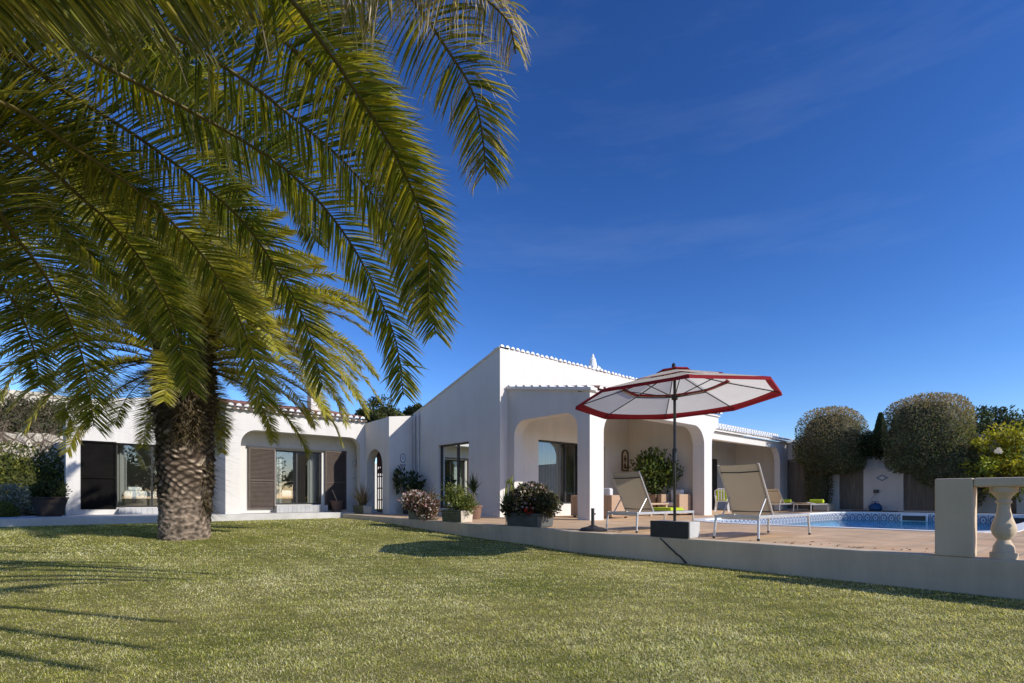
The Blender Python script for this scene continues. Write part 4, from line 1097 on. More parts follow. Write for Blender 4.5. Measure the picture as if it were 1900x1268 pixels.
for (x, y, z) in ((-1.28, .26, 2.28), (-1.25, .32, 2.22), (-1.3, .22, 2.2)):
    for k in range(6):
        a = k*PI/3; d = Vector((0, math.cos(a), math.sin(a)))*.085
        p = Vector((x, y, z)); e = Vector((0, -math.sin(a), math.cos(a)))*.035
        mb.add([p, p+d*.6+e, p+d+Vector((-.02, 0, 0)), p+d*.6-e], [(0, 1, 2, 3)], 0, (.80, .72, .72))
mb.build('blossom', 'petal', lt, fix=False)
DK = [(.03, .045, .02), (.05, .068, .028), (.07, .088, .038)]
tree('tree', 'dark tree with open crown behind the wall at the far right', (36.5, -5.9, 0), 6.4, ((0, 0, 4.9), (2.2, 2.6, 1.6)), 9000, .22, [(.04, .06, .03), (.07, .09, .045), (.03, .045, .02)], 5, .2, clumps=70, cr=.28)
tree('tree', 'low grey green tree above the wall beside the larger dome', (35.0, -7.6, 0), 5.5, ((0, 0, 4.1), (2.2, 2.6, 1.4)), 8000, .22, [(.07, .085, .05), (.05, .07, .035), (.10, .11, .07)], 6, .2, clumps=60, cr=.28)
tree('tree', 'very dark tree at the right edge behind the lemon tree', (20.6, -10.1, 0), 4.6, ((0, -.2, 2.6), (1.3, 1.5, 1.6)), 9000, .14, DK, 7, .15, clumps=50, cr=.34)
tree('tree', 'round dark tree rising above the flat roof of the link block', (9.0, 24.2, 0), 7.8, ((0, 0, 5.9), (2.7, 2.1, 1.75)), 16000, .24, [(.045, .06, .026), (.075, .09, .035), (.03, .045, .02), (.12, .13, .05)], 8, .25, clumps=90, cr=.26)
tree('tree', 'small dark tree touching the gable roof edge beyond the link block', (10.9, 22.9, 0), 7.4, ((0, 0, 6.3), (1.0, 1.0, 1.15)), 7000, .22, [(.04, .055, .026), (.065, .08, .035), (.03, .045, .02)], 9, .2, clumps=40, cr=.32)
rng = np.random.default_rng(31)
t = thing('cypress_tree', 'slim pointed cypress between the two clipped domes', 'cypress', (45.5, 1.6, 0))
n_ = 6000; zz = rng.random(n_)**.8; rr_ = .85*np.sin(PI*np.clip(.15+.85*zz, 0, 1))**.7*(1-.35*zz); a = rng.uniform(0, 2*PI, n_)
P = np.stack([rr_*np.cos(a)*rng.uniform(.6, 1.05, n_), rr_*np.sin(a)*rng.uniform(.6, 1.05, n_), .5+zz*7.2], 1)
leaves_obj('crown', P, np.stack([np.cos(a)*.3, np.sin(a)*.3, np.ones(n_)], 1), np.stack([np.cos(a), np.sin(a), np.zeros(n_)], 1)+rng.normal(0, .4, (n_, 3)), .5, .2, palette(rng, n_, DK), 'leaf', t)
mb = MB(); mb.tube([(0, 0, -.3), (0, 0, 4), (0, 0, 7)], [.22, .14, .04], 8, 0, (.10, .08, .06)); mb.build('trunk', 'twig', t)

# left edge: hedge, stone walls, bank shrubs, bare shrub, small shrubs
HG = [(.12, .13, .022), (.085, .105, .02), (.16, .16, .03), (.06, .08, .02)]
bush('hedge', 'dense yellow green hedge left of the white far wing', 'hedge', (-13.2, 11.7, -.2), [((0, 0, 1.2), (3.5, 1.0, 1.38)), ((-5.0, .3, 1.2), (3.0, 1.0, 1.4)), ((2.4, -.2, .9), (1.1, .9, 1.15))], 22000, .11, HG, None, 12, shell=.35, bumpa=.06, p=5)
mb = MB(); mb.panel('v', 15.2, [(-30, -.5), (-9.3, -.5), (-9.3, 2.95), (-10.2, 3.1), (-12, 3.0), (-14, 3.15), (-18, 3.0), (-30, 3.1)], [], .4); tag(mb.build('stone_wall', 'drystone'), 'pale stone wall whose top shows just above the hedge', 'wall')
mb = MB(); mb.panel('v', 24.5, [(-40, 2), (-6, 2), (-6, 5.75), (-11, 6.05), (-15, 5.9), (-22, 6.2), (-40, 6.2)], [], .5); tag(mb.build('stone_wall', 'drystone'), 'upper pale stone wall along the top of the hillside', 'wall')
rng = np.random.default_rng(77)
for k, (x, y, z, s_) in enumerate(((-10.2, 19.5, 1.9, 1.5), (-12.4, 20.3, 2.1, 1.6), (-11.2, 21.8, 3.2, 1.4), (-14.6, 20.0, 1.8, 1.7), (-9.9, 22.4, 3.4, 1.2), (-16.8, 20.6, 2.0, 1.6), (-13.6, 22.6, 3.5, 1.3))):
    s_ *= 1.15; z += .55
    bush('shrub', ('low olive shrub on the bank beside the white wing', 'broad olive shrub midway up the bank', 'brownish shrub under the upper stone wall', 'wide grey green shrub behind the bare twigs', 'small green shrub high on the bank at the wing corner',
         'far left olive shrub on the bank', 'brown tinged shrub below the hillside palms')[k], 'shrub', (x, y, z), [((0, 0, s_*.35), (s_, s_*.8, s_*.62))], 3800, .15,
         [(.10, .095, .04), (.13, .105, .06), (.075, .08, .035)] if k % 2 else [(.14, .11, .07), (.10, .09, .05), (.08, .085, .035)], None, 20+k, shell=.6, bumpa=.2, group='shrubs on the bank')
# bare twiggy shrub
def twigs(mb, p, d, L, r, depth, rng, col):
    e = p+d*L; mid = (p+e)/2+Vector(rng.normal(0, L*.06, 3))
    mb.tube([p, mid, e], [r, r*.8, r*.6], 4 if depth < 3 else 6, 0, col, cap=False)
    if depth == 0: return
    for k in range(rng.integers(2, 5)):
        nd = (d+Vector(rng.normal(0, .45, 3))+Vector((0, 0, .12))).normalized()
        twigs(mb, p+d*L*rng.uniform(.5, 1.0), nd, L*rng.uniform(.55, .85), r*.6, depth-1, rng, col)
rng = np.random.default_rng(41); t = thing('bare_shrub', 'tall leafless brown twiggy shrub rising behind the hedge at the left edge', 'shrub', (-12.2, 14.55, .6))
mb = MB()
for k in range(16): twigs(mb, Vector((rng.normal(0, .5), rng.normal(0, .12), 0)), Vector((rng.normal(0, .4), rng.normal(0, .3), 1)).normalized(), rng.uniform(1.1, 1.5), .032, 4, rng, (.26, .19, .14))
mb.build('branches', 'twig', t, fix=False)
bush('shrub', 'small rounded bright green shrub at the left edge of the lawn', 'shrub', (-11.15, 8.25, -.15), [((0, 0, .28), (.30, .30, .32))], 2200, .05, [(.12, .14, .03), (.09, .12, .03)], None, 51, shell=.3)
bush('shrub', 'silver leaved shrub between the dark shrub and the planter', 'shrub', (-10.9, 9.4, -.1), [((0, 0, .55), (.45, .4, .5)), ((-.2, .1, .8), (.25, .25, .3))], 1600, .09, [(.26, .28, .24), (.18, .20, .16)], None, 52, shell=.6, core=False, stems=6)
bush('shrub', 'dark green shrub against the foot of the hedge', 'shrub', (-11.55, 10.2, -.1), [((0, 0, .35), (.75, .45, .42)), ((.9, .4, .4), (.6, .45, .48))], 3200, .08, [(.03, .045, .018), (.05, .065, .025)], None, 53, shell=.4)
t = thing('planter', 'dark tapered square planter at the corner of the white wing', 'planter', (-10.2, 7.95, .052), .25)
mb = MB(); mb.taper((0, 0), .46, .46, .68, .68, 0, .50); mb.taper((0, 0), .72, .72, .72, .72, .502, .55); mb.build('body', 'dark_pot', t, bevel=.015)
mb = MB(); mb.box((-.30, -.30, .5), (.30, .30, .56)); mb.build('soil', 'soil', t)
bush('shrub', 'dark shrub growing in the tapered square planter', 'shrub', (-10.2, 7.95, .60), [((0, 0, .16), (.42, .36, .24)), ((.12, .1, .3), (.24, .24, .2)), ((-.2, 0, .22), (.2, .2, .2))], 1800, .075, [(.028, .042, .016), (.045, .06, .022), (.07, .08, .03)], None, 54, shell=.5, stems=5)

# ------------------------------------------------------------------ pots along the terrace
def blades(name, parent, n, L, w, col, seed, spread=.6, base=(0, 0, 0), segs=3, mat='leaf', brad=.06, droop=.5):
    rng = np.random.default_rng(seed); V = []; F = []; c = []
    for k in range(n):
        a = rng.uniform(0, 2*PI); el = PI/2-abs(rng.normal(0, spread)); l = L*rng.uniform(.55, 1.1)
        d = np.array([math.cos(a)*math.cos(el), math.sin(a)*math.cos(el), math.sin(el)])
        p = np.array(base)+np.array([math.cos(a), math.sin(a), 0])*rng.uniform(0, brad); sd = np.array([-math.sin(a), math.cos(a), 0])
        o = len(V); cc = np.array(col[rng.integers(len(col))])*rng.uniform(.75, 1.25)
        for i in range(segs+1):
            u_ = i/segs; hw = w*(1-u_**1.5)*.5+.0008
            V += [p+sd*hw, p-sd*hw]; c += [cc, cc]
            p = p+nrm(d-np.array([0, 0, droop*u_]))*l/segs
        for i in range(segs): F.append((o+2*i, o+2*i+1, o+2*i+3, o+2*i+2))
    return np_mesh(name, np.array(V), np.array(F), mat, np.array(c), parent=parent)
def pot_round(label, loc, r0, r1, h, mat, name='flower_pot', group=None):
    t = thing(name, label, 'pot', loc, 0, group)
    mb = MB(); mb.lathe((0, 0, 0), [(r0, 0), (r0*.5+r1*.5+.01, h*.5), (r1, h*.86), (r1+.02, h*.87), (r1+.02, h), (r1-.02, h), (r1-.03, h-.04)], 24); mb.build('body', mat, t, smooth=False)
    mb = MB(); mb.lathe((0, 0, h-.06), [(r1-.035, 0), (r1-.035, .025)], 20); mb.build('soil', 'soil', t)
    return t
def trough(label, loc, wx, wy, h, mats, rim=.03, name='planter'):
    t = thing(name, label, 'planter', loc)
    mb = MB(); mb.taper((0, 0), wx-.03, wy-.03, wx, wy, 0, h-.05); mb.taper((0, 0), wx+.02, wy+.02, wx+.02, wy+.02, h-.049, h); mb.build('body', mats, t, bevel=.012)
    mb = MB(); mb.box((-wx/2+.03, -wy/2+.03, h-.04), (wx/2-.03, wy/2-.03, h+.012)); mb.build('soil', 'soil', t)
    return t
pot_round('round terracotta pot with a leaning stick before the right shutter', (-1.95, 7.38, .052), .15, .22, .42, 'terracotta')
t = thing('wooden_stick', 'pale stick leaning out of the round terracotta pot', 'stick', (-1.95, 7.38, .40))
mb = MB(); mb.tube([(.05, .03, 0), (-.18, -.02, .48)], .018, 7); mb.build('stick', 'wood', t)
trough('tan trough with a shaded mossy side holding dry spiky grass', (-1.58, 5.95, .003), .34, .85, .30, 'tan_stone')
t = thing('plant', 'dry reddish spiky grass in the tan trough by the arch', 'plant', (-1.58, 5.95, .31))
blades('leaves', t, 130, .85, .028, [(.30, .20, .12), (.22, .15, .09), (.38, .28, .18), (.14, .14, .06)], 61, .55, brad=.12)
pot_round('dark round pot holding a tall leggy plant beside the downpipes', (-.55, 4.45, .003), .17, .22, .40, 'black_plastic')
t = bush('plant', 'tall leggy dark leaved plant beside the downpipes', 'plant', (-.55, 4.45, .38), [((0, 0, .72), (.42, .52, .34)), ((.1, -.4, .45), (.25, .3, .25)), ((-.15, .38, .95), (.2, .3, .28))], 230, .20, [(.035, .055, .025), (.055, .075, .035)], None, 62, shell=.8, core=False, stems=9, aspect=.6)
trough('long mossy trough overflowing with pink and white flowers', (-2.62, .12, .003), .36, .95, .28, 'green_trough')
t = bush('flowering_plant', 'pink and white flowers with reddish foliage spilling from the long trough', 'flowers', (-2.62, .12, .24), [((-.05, 0, .20), (.38, .62, .28)), ((-.12, -.52, .04), (.28, .34, .30)), ((-.05, .35, .26), (.26, .28, .24))], 3000, .065, [(.10, .06, .04), (.14, .075, .055), (.07, .075, .03), (.17, .10, .08)], None, 63, shell=.6)
bush('f', '', '', (0, 0, 0), [((-.08, .18, .27), (.38, .52, .27)), ((-.18, -.46, .06), (.25, .32, .28))], 520, .06, [(.66, .46, .44), (.74, .66, .64), (.55, .30, .29)], None, 64, 'blossoms', root=t, shell=.16, core=False, mat='petal', aspect=.9)
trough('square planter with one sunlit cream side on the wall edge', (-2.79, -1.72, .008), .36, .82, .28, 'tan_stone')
t = thing('plant', 'feathery light green plant in the square planter', 'plant', (-2.79, -1.75, .28))
bush('f', '', '', (0, 0, 0), [((0, 0, .20), (.30, .42, .26)), ((-.05, .22, .40), (.12, .14, .26)), ((.0, -.1, .34), (.10, .12, .22)), ((.05, -.38, .14), (.2, .22, .2))], 1900, .085, [(.16, .19, .04), (.10, .14, .03), (.22, .23, .06)], None, 65, root=t, shell=.8, core=False, stems=10, aspect=.28)
pot_round('brown round pot with a dark spiky plant behind the square planter', (-1.45, -.62, .003), .17, .22, .38, 'terracotta')
t = thing('plant', 'dark spiky plant standing against the gable wall window', 'plant', (-1.45, -.62, .36))
mb = MB(); mb.tube([(0, 0, -.02), (.02, 0, .25), (0, .02, .42)], [.03, .026, .02], 7, 0, (.14, .11, .08)); mb.build('stem', 'twig', t)
blades('leaves', t, 90, .55, .034, [(.03, .05, .03), (.05, .07, .04), (.02, .035, .02)], 66, .8, (0, 0, .38), brad=.03, droop=.35)
trough('dark grey stone planter box overflowing with flowers at the wall corner', (-2.76, -4.25, .008), .46, .95, .27, 'stone_dark')
t = bush('flowering_plant', 'dark leaved bush dotted with pale pink flowers in the grey planter box', 'flowers', (-2.78, -4.25, .25), [((.0, -.08, .27), (.36, .44, .34)), ((.02, -.5, .20), (.26, .26, .22)), ((-.1, .38, .14), (.25, .26, .2))], 3400, .075, [(.035, .045, .018), (.06, .065, .025), (.075, .045, .035), (.10, .10, .04)], None, 67, shell=.5, stems=6)
bush('f', '', '', (0, 0, 0), [((.0, -.06, .28), (.37, .45, .36))], 300, .055, [(.42, .28, .26), (.34, .20, .19), (.55, .42, .40)], None, 68, 'blossoms', root=t, shell=.12, core=False, mat='petal', aspect=.9)
bush('f', '', '', (0, 0, 0), [((-.24, -.28, .08), (.08, .10, .08))], 40, .05, [(.55, .03, .02)], None, 69, 'blossoms', root=t, shell=.5, core=False, mat='petal', aspect=.9)
blades('leaves', t, 26, .5, .03, [(.22, .25, .17), (.16, .19, .12)], 70, 1.2, (-.2, .42, .1), brad=.08)
t = thing('succulent', 'upright yellow green euphorbia stems rising from the grey planter box', 'plant', (-2.90, -3.80, .27))
mb = MB()
for x, y, h_ in ((0, 0, .80), (.06, .04, .62), (-.05, .05, .66), (.03, -.06, .5)):
    mb.tube([(x, y, 0), (x*1.3, y*1.3, h_*.5), (x*1.6+.03, y*1.4-.05*h_, h_)], [.03, .034, .012], 6, 0, (.20, .21, .05))
mb.build('stem', 'twig', t)
blades('leaves', t, 50, .13, .02, [(.22, .24, .05), (.16, .19, .04)], 71, 1.0, (0, 0, .62), brad=.08)
# base boxes by the pool
mb = MB(); mb.box((-.3, -.35, 0), (.3, .35, .30)); o = mb.build('planter', 'wall', loc=(16.05, -3.55, .003), bevel=.02); tag(o, 'low grey box at the foot of the left leafy column', 'planter')
# porch plant
t = thing('planter', 'square wicker planter holding the big bushy plant in the porch', 'planter', (5.72, -1.55, .003))
mb = MB(); mb.taper((0, 0), .40, .40, .44, .44, 0, .66); mb.taper((0, 0), .47, .47, .47, .47, .662, .70); mb.build('body', 'wicker', t, bevel=.01)
mb = MB(); mb.box((-.19, -.19, .6), (.19, .19, .71)); mb.build('soil', 'soil', t)
bush('plant', 'big bushy green plant standing in the wicker planter in the porch', 'plant', (5.72, -1.6, .69), [((-.12, .1, .98), (.50, .62, .52)), ((.15, -.35, .75), (.36, .45, .48)), ((-.1, -.05, .35), (.33, .36, .34))], 1900, .15, [(.05, .085, .024), (.08, .115, .034), (.13, .16, .04)], None, 80, shell=.85, core=False, stems=16, aspect=.5, bumpa=.4)

def sprigs(parent, n, c, r, L, seed, cols, leaf=.06):
    rng = np.random.default_rng(seed); mb = MB(); P = []; D = []
    for k in range(n):
        a = rng.uniform(0, 2*PI); d = nrm(np.array([math.cos(a), math.sin(a), rng.uniform(.2, 1.6)])); p = np.array(c)+d*np.array(r)*.8
        l = L*rng.uniform(.5, 1.3); e = p+d*l+np.array([0, 0, -.12*l]); m_ = (p+e)/2+np.array([0, 0, .05*l])
        mb.tube([p, m_, e], [.005, .004, .002], 4, 0, (.16, .12, .07))
        for f in np.linspace(.3, 1, 7):
            P.append(p*(1-f)+e*f); D.append(nrm(d+rng.normal(0, .8, 3)))
    mb.build('sprigs', 'twig', parent, fix=False)
    P = np.array(P); leaves_obj('sprig_leaves', P, np.array(D), randdir(rng, len(P)), leaf*rng.uniform(.7, 1.3, len(P)), leaf*.45, palette(rng, len(P), cols), 'leaf', parent)
for o in list(bpy.data.objects):
    if o.name.startswith('flowering_plant') and o.parent is None:
        sprigs(o, 16, (0, 0, .22), (.36, .45, .3), .26, 90, [(.12, .10, .06), (.09, .10, .04), (.2, .15, .12)])
    elif o.get('label', '').startswith('feathery light'): sprigs(o, 14, (0, 0, .25), (.25, .35, .25), .28, 91, [(.18, .22, .05), (.12, .16, .04)], .07)
# garden trees behind the viewpoint, mirrored in the glass doors
for k, (x, y, h_) in enumerate(((4, -44, 6.0), (10.5, -47, 7.2), (16, -43, 5.6), (22, -46, 6.8), (-24, -40, 6.2), (-2.5, -48, 6.5))):
    tree('tree', ('low dark tree', 'tall dark tree', 'short spreading tree', 'broad dark tree', 'lone dark tree', 'slender dark tree')[k] + ' across the lawn behind the viewpoint, mirrored in glass doors', (x, y, -.4), h_,
         ((0, 0, h_*.58), (2.6, 2.6, h_*.42)), 2600, .42, [(.05, .07, .03), (.08, .10, .04)], 120+k, .2, clumps=40, cr=.34, group='trees behind the viewpoint')
# ------------------------------------------------------------------ parasol
par = thing('parasol', 'open white parasol with red border on a dark block base', 'parasol', (-3.165, -7.86, .008))
mb = MB(); mb.box((-.125, -.32, 0), (.16, .32, .235)); bs = mb.build('base', 'base_block', par, bevel=.008)
mb = MB(); mb.box((-.16, -.318, .002), (-.127, .32, .238)); mb.build('front_plate', 'black_plastic', bs, bevel=.004)
mb = MB(); mb.tube([(0, 0, .20), (0, 0, 2.52)], .021, 12); mb.build('pole', 'pole', par, smooth=True)
mb = MB(); mb.tube([(0, 0, 1.10), (0, 0, 1.13), (0, 0, 1.30), (0, 0, 1.33)], [.024, .036, .036, .024], 12); mb.build('crank_housing', 'black_plastic', par)
mb = MB(); mb.tube([(.03, 0, 1.22), (.075, 0, 1.22), (.075, .06, 1.16), (.11, .06, 1.16)], .008, 6); mb.build('crank_handle', 'black_plastic', par)
# the canopy leans a little: the side nearer the lawn and the balustrade is raised
tilt = Matrix.Rotation(R(2.6), 4, Vector((.07, -1.0, 0)).cross(Vector((0, 0, 1))))
HUB = 2.44
def cp(r, a, z): 
    p = tilt @ Vector((r*math.cos(a), r*math.sin(a), z-2.2)); return Vector((p.x, p.y, p.z+2.2))
A = [R(38)+k*PI/4 for k in range(8)]
def ring(mb, r0, z0, r1, z1, mi, sag=.012, nseg=6):
    for k in range(8):
        a, b_ = A[k], A[(k+1) % 8]
        rows = []
        for i in range(nseg+1):
            f = i/nseg; row = []
            for r, z in ((r0, z0), (r1, z1)):
                p = cp(r, a, z)*(1-f)+cp(r, b_, z)*f
                row.append(p-Vector((0, 0, sag*r*4*f*(1-f))))
            rows.append(row)
        for i in range(nseg): mb.add([rows[i][0], rows[i+1][0], rows[i+1][1], rows[i][1]], [(0, 1, 2, 3)], mi)
mb = MB()
ring(mb, .14, 2.475, .74, 2.29, 0); ring(mb, .77, 2.265, 1.375, 2.085, 0)
cn = mb.build('canopy', 'canopy', par, fix=False)
mb = MB(); ring(mb, .74, 2.29, .81, 2.268, 0); mb.build('inner_border', 'canopy_red', cn, fix=False)
mb = MB(); ring(mb, 1.375, 2.085, 1.48, 2.052, 0); ring(mb, 1.48, 2.052, 1.488, 2.005, 0, 0); mb.build('border', 'canopy_red', cn, fix=False)
mb = MB(); ring(mb, .02, 2.535, .24, 2.485, 0); ring(mb, .24, 2.485, .26, 2.465, 0); mb.build('cap', 'canopy_red', cn, fix=False)
mb = MB(); mb.lathe(tuple(cp(0, 0, 2.545)), [(.02, -.03), (.028, 0), (.03, .03), (.018, .05), (.006, .06)], 10); mb.build('finial', 'black_plastic', par)
mb = MB(); mb.tube([(0, 0, 2.05), (0, 0, 2.12)], .045, 12); mb.build('runner', 'black_plastic', par)
for k in range(8):
    mb = MB(); mb.tube([cp(.03, A[k], 2.47), cp(.74, A[k], 2.245), cp(1.475, A[k], 2.045)], .0085, 6); rb = mb.build('rib', 'pole', par)
    mb = MB(); mb.tube([Vector((.04*math.cos(A[k]), .04*math.sin(A[k]), 2.09)), cp(.74, A[k], 2.235)], .0075, 6); mb.build('strut', 'pole', rb)
# spare parasol foot
t = thing('parasol_stand', 'empty black parasol stand with upright tube on the wall edge', 'parasol stand', (-2.98, -6.12, .005))
mb = MB(); mb.lathe((0, 0, 0), [(.23, 0), (.235, .02), (.20, .055), (.09, .08), (.05, .10)], 24); mb.build('foot', 'black_plastic', t, smooth=False)
mb = MB(); mb.tube([(0, 0, .09), (0, 0, .38), (0, 0, .40)], [.03, .03, .034], 12); mb.build('tube', 'black_plastic', t)
mb = MB(); mb.tube([(.03, 0, .30), (.07, 0, .30)], .014, 8); mb.build('knob', 'black_plastic', t)

# ------------------------------------------------------------------ sun loungers (head end at x=0, foot towards +x)
def lounger(name, label, loc, rz=0, ang=56, group=None, back=.86):
    t = thing(name, label, 'sun lounger', loc, rz, group)
    W = .31
    mb = MB()
    for s in (-1, 1): mb.box((-.02, s*W-.017, .30), (1.80, s*W+.017, .345))
    mb.box((-.02, -W+.018, .302), (.015, W-.018, .34)); mb.box((1.765, -W+.018, .302), (1.80, W-.018, .343)); mb.box((.50, -W+.018, .30), (.53, W-.018, .33))
    mb.build('frame', 'alu', t, bevel=.006)
    for x in (.0, 1.78):
        for s in (-1, 1):
            mb = MB(); mb.tube([(x, s*W, .299), (x+(-.035 if x < .5 else .02), s*(W+.012), .0)], .017, 10); lg = mb.build('leg', 'alu', t)
            mb = MB(); mb.tube([(x+(-.035 if x < .5 else .02), s*(W+.012), .0), (x+(-.033 if x < .5 else .019), s*(W+.012), .03)], .0195, 10); mb.build('foot', 'black_plastic', lg)
    mb = MB(); vs = []; n = 14
    for i in range(n+1):
        x = .56+(1.775-.56)*i/n; z = .340-.020*math.sin(PI*i/n)
        for j in range(5): y = -W+.02+(2*W-.04)*j/4; vs.append((x, y, z-.008*math.sin(PI*j/4)))
    mb.add(vs, [(i*5+j, i*5+j+1, (i+1)*5+j+1, (i+1)*5+j) for i in range(n) for j in range(4)])
    mb.build('seat_sling', 'sling', t, smooth=True, fix=False)
    a = R(ang); hx, hz = .50, .345
    def B(l, y, o=0.): return (hx-l*math.cos(a)-o*math.sin(a), y, hz+l*math.sin(a)-o*math.cos(a))
    mb = MB()
    for s in (-1, 1): mb.tube([B(-.02, s*(W-.02)), B(back, s*(W-.02))], .0165, 10)
    bf = mb.build('backrest_frame', 'alu', t)
    mb = MB(); mb.tube([B(back*.86, -W+.03, .012), B(back*.86, 0, .03), B(back*.86, W-.03, .012)], .009, 6); mb.tube([B(.06, -W+.03, .012), B(.06, W-.03, .012)], .009, 6); mb.build('crossbar', 'sling_band', bf)
    mb = MB(); vs = []; n = 10
    for i in range(n+1):
        l = .0+(back-.005)*i/n
        for j in range(7):
            f = j/6; vs.append(B(l, -W+.03+(2*W-.06)*f, .018*math.sin(PI*f)*(1 if i < n else .8)))
    mb.add(vs, [(i*7+j, i*7+j+1, (i+1)*7+j+1, (i+1)*7+j) for i in range(n) for j in range(6)])
    mb.build('backrest_sling', 'sling', t, smooth=True, fix=False)
    if ang > 20:
        mb = MB()
        for s in (-1, 1): mb.tube([B(.30, s*(W-.045)), (.08, s*(W-.045), .30)], .011, 8)
        mb.tube([(.08, -W+.045, .29), (.08, W-.045, .29)], .010, 8); mb.build('prop', 'alu', t)
    return t
G = 'beige sling sun loungers'
lounger('sun_lounger', 'beige sun lounger with raised back right of the parasol', (-2.86, -8.66, .002), 0, 57, G)
lounger('sun_lounger', 'beige sun lounger with raised back behind the parasol base', (-2.74, -6.58, .002), 0, 58, G, .82)
lounger('sun_lounger', 'far sun lounger with sunlit raised back by the pool corner', (12.0, -2.95, .002), 0, 44, G)
lounger('sun_lounger', 'far sun lounger lying flat near the left leafy column', (11.9, -4.15, .002), 0, 4, G)
def towel_flat(label, loc, lx, ly):
    mb = MB(); vs = []; n, m_ = 16, 10
    random.seed(hash(label) % 1000 if False else len(label))
    mb.box((-lx/2, -ly/2, 0), (lx/2, ly/2, .03)); mb.box((-lx/2+.02, -ly/2+.015, .031), (lx/2-.01, ly/2-.02, .055))
    o = mb.build('towel', 'towel', loc=loc, bevel=.012); tag(o, label, 'towel', 'lime green towels')
towel_flat('folded lime towel on the seat of the lounger behind the parasol base', (-1.35, -6.55, .348), .46, .50)
towel_flat('folded lime towel on the seat of the lounger right of the parasol', (-1.72, -8.42, .348), .95, .12)
def towel_roll(label, loc):
    mb = MB(); mb.tube([(0, -.26, .085), (0, -.24, .085), (0, .24, .085), (0, .26, .085)], [.06, .085, .085, .06], 14)
    o = mb.build('rolled_towel', 'towel', loc=loc); tag(o, label, 'towel', 'lime green towels')
towel_roll('rolled lime towel on the far lounger with the sunlit back', (13.3, -2.95, .349)); towel_roll('rolled lime towel on the flat far lounger', (13.4, -4.15, .349))

# ------------------------------------------------------------------ porch furniture
def wicker_seat(label, loc, rz, w, d=.8, back=.62, cat='armchair', group=None):
    t = thing('wicker_sofa' if w > 1.2 else 'wicker_armchair', label, cat, loc, rz, group)
    mb = MB(); mb.box((-w/2+.16, -d/2, .04), (w/2-.16, d/2-.15, .30)); mb.build('seat', 'wicker', t, bevel=.02)
    mb = MB(); mb.box((-w/2+.161, d/2-.149, .04), (w/2-.161, d/2, back)); mb.build('backrest', 'wicker', t, bevel=.02)
    for s in (-1, 1):
        mb = MB(); mb.box((s*w/2-.08-s*.08, -d/2, .04), (s*w/2+.08-s*.08, d/2, back)); mb.build('armrest', 'wicker', t, bevel=.02)
    for sx in (-1, 1):
        for sy in (-1, 1):
            mb = MB(); mb.box((sx*(w/2-.1)-.03, sy*(d/2-.08)-.03, 0), (sx*(w/2-.1)+.03, sy*(d/2-.08)+.03, .039)); mb.build('leg', 'black_plastic', t)
    n = 2 if w > 1.2 else 1
    for k in range(n):
        cw = (w-.34)/n; x0 = -w/2+.17+k*cw
        mb = MB(); mb.box((x0+.005, -d/2+.01, .302), (x0+cw-.005, d/2-.16, .44)); mb.build('seat_cushion', 'cushion', t, bevel=.04)
        mb = MB(); mb.box((x0+.02, d/2-.32, .442), (x0+cw-.02, d/2-.165, .86)); mb.build('back_cushion', 'cushion', t, bevel=.05)
    return t
wicker_seat('wicker sofa with white cushions behind the front left porch column', (2.05, -2.15, .003), PI/2, 1.55, .85, .66, 'sofa')
wicker_seat('wicker armchair with white cushions on the right side of the porch', (5.78, -2.34, .003), -PI/2, .84, .80, .70, 'armchair')
t = thing('coffee_table', 'low pale wooden table between the wicker seats', 'table', (4.5, -2.2, .003))
mb = MB(); mb.box((-.5, -.4, .36), (.5, .4, .41)); mb.build('tabletop', 'wood', t, bevel=.006)
for sx in (-1, 1):
    for sy in (-1, 1): mb = MB(); mb.box((sx*.43-.04, sy*.33-.04, 0), (sx*.43+.04, sy*.33+.04, .359)); mb.build('leg', 'wood', t)
t = thing('garden_chair', 'white garden chair with a lime cushion right of the porch column', 'chair', (10.2, -1.75, .003), PI*.62)
mb = MB(); mb.box((-.24, -.24, .42), (.24, .24, .45)); mb.build('seat', 'white_paint', t, bevel=.01)
mb = MB(); mb.tube([(-.22, .24, .45), (-.24, .30, .85), (-.12, .32, .93), (.12, .32, .93), (.24, .30, .85), (.22, .24, .45)], .018, 8)
for x in (-.1, 0, .1): mb.box((x-.02, .28, .46), (x+.02, .30, .92))
mb.build('backrest', 'white_paint', t)
for sx in (-1, 1):
    for sy in (-1, 1): mb = MB(); mb.tube([(sx*.21, sy*.21, .419), (sx*.25, sy*.25, 0)], .02, 8); mb.build('leg', 'white_paint', t)
    mb = MB(); mb.tube([(sx*.25, .27, .66), (sx*.27, 0, .67), (sx*.26, -.22, .64), (sx*.23, -.22, .42)], .018, 8); mb.build('armrest', 'white_paint', t)
mb = MB(); mb.box((-.2, -.2, .452), (.2, .2, .50)); mb.box((-.19, .19, .502), (.19, .265, .88)); o = mb.build('seat_pad', 'towel', loc=(10.2, -1.75, .003), bevel=.02); o.rotation_euler = (0, 0, PI*.62)
tag(o, 'lime green pad lying on the white garden chair', 'cushion')

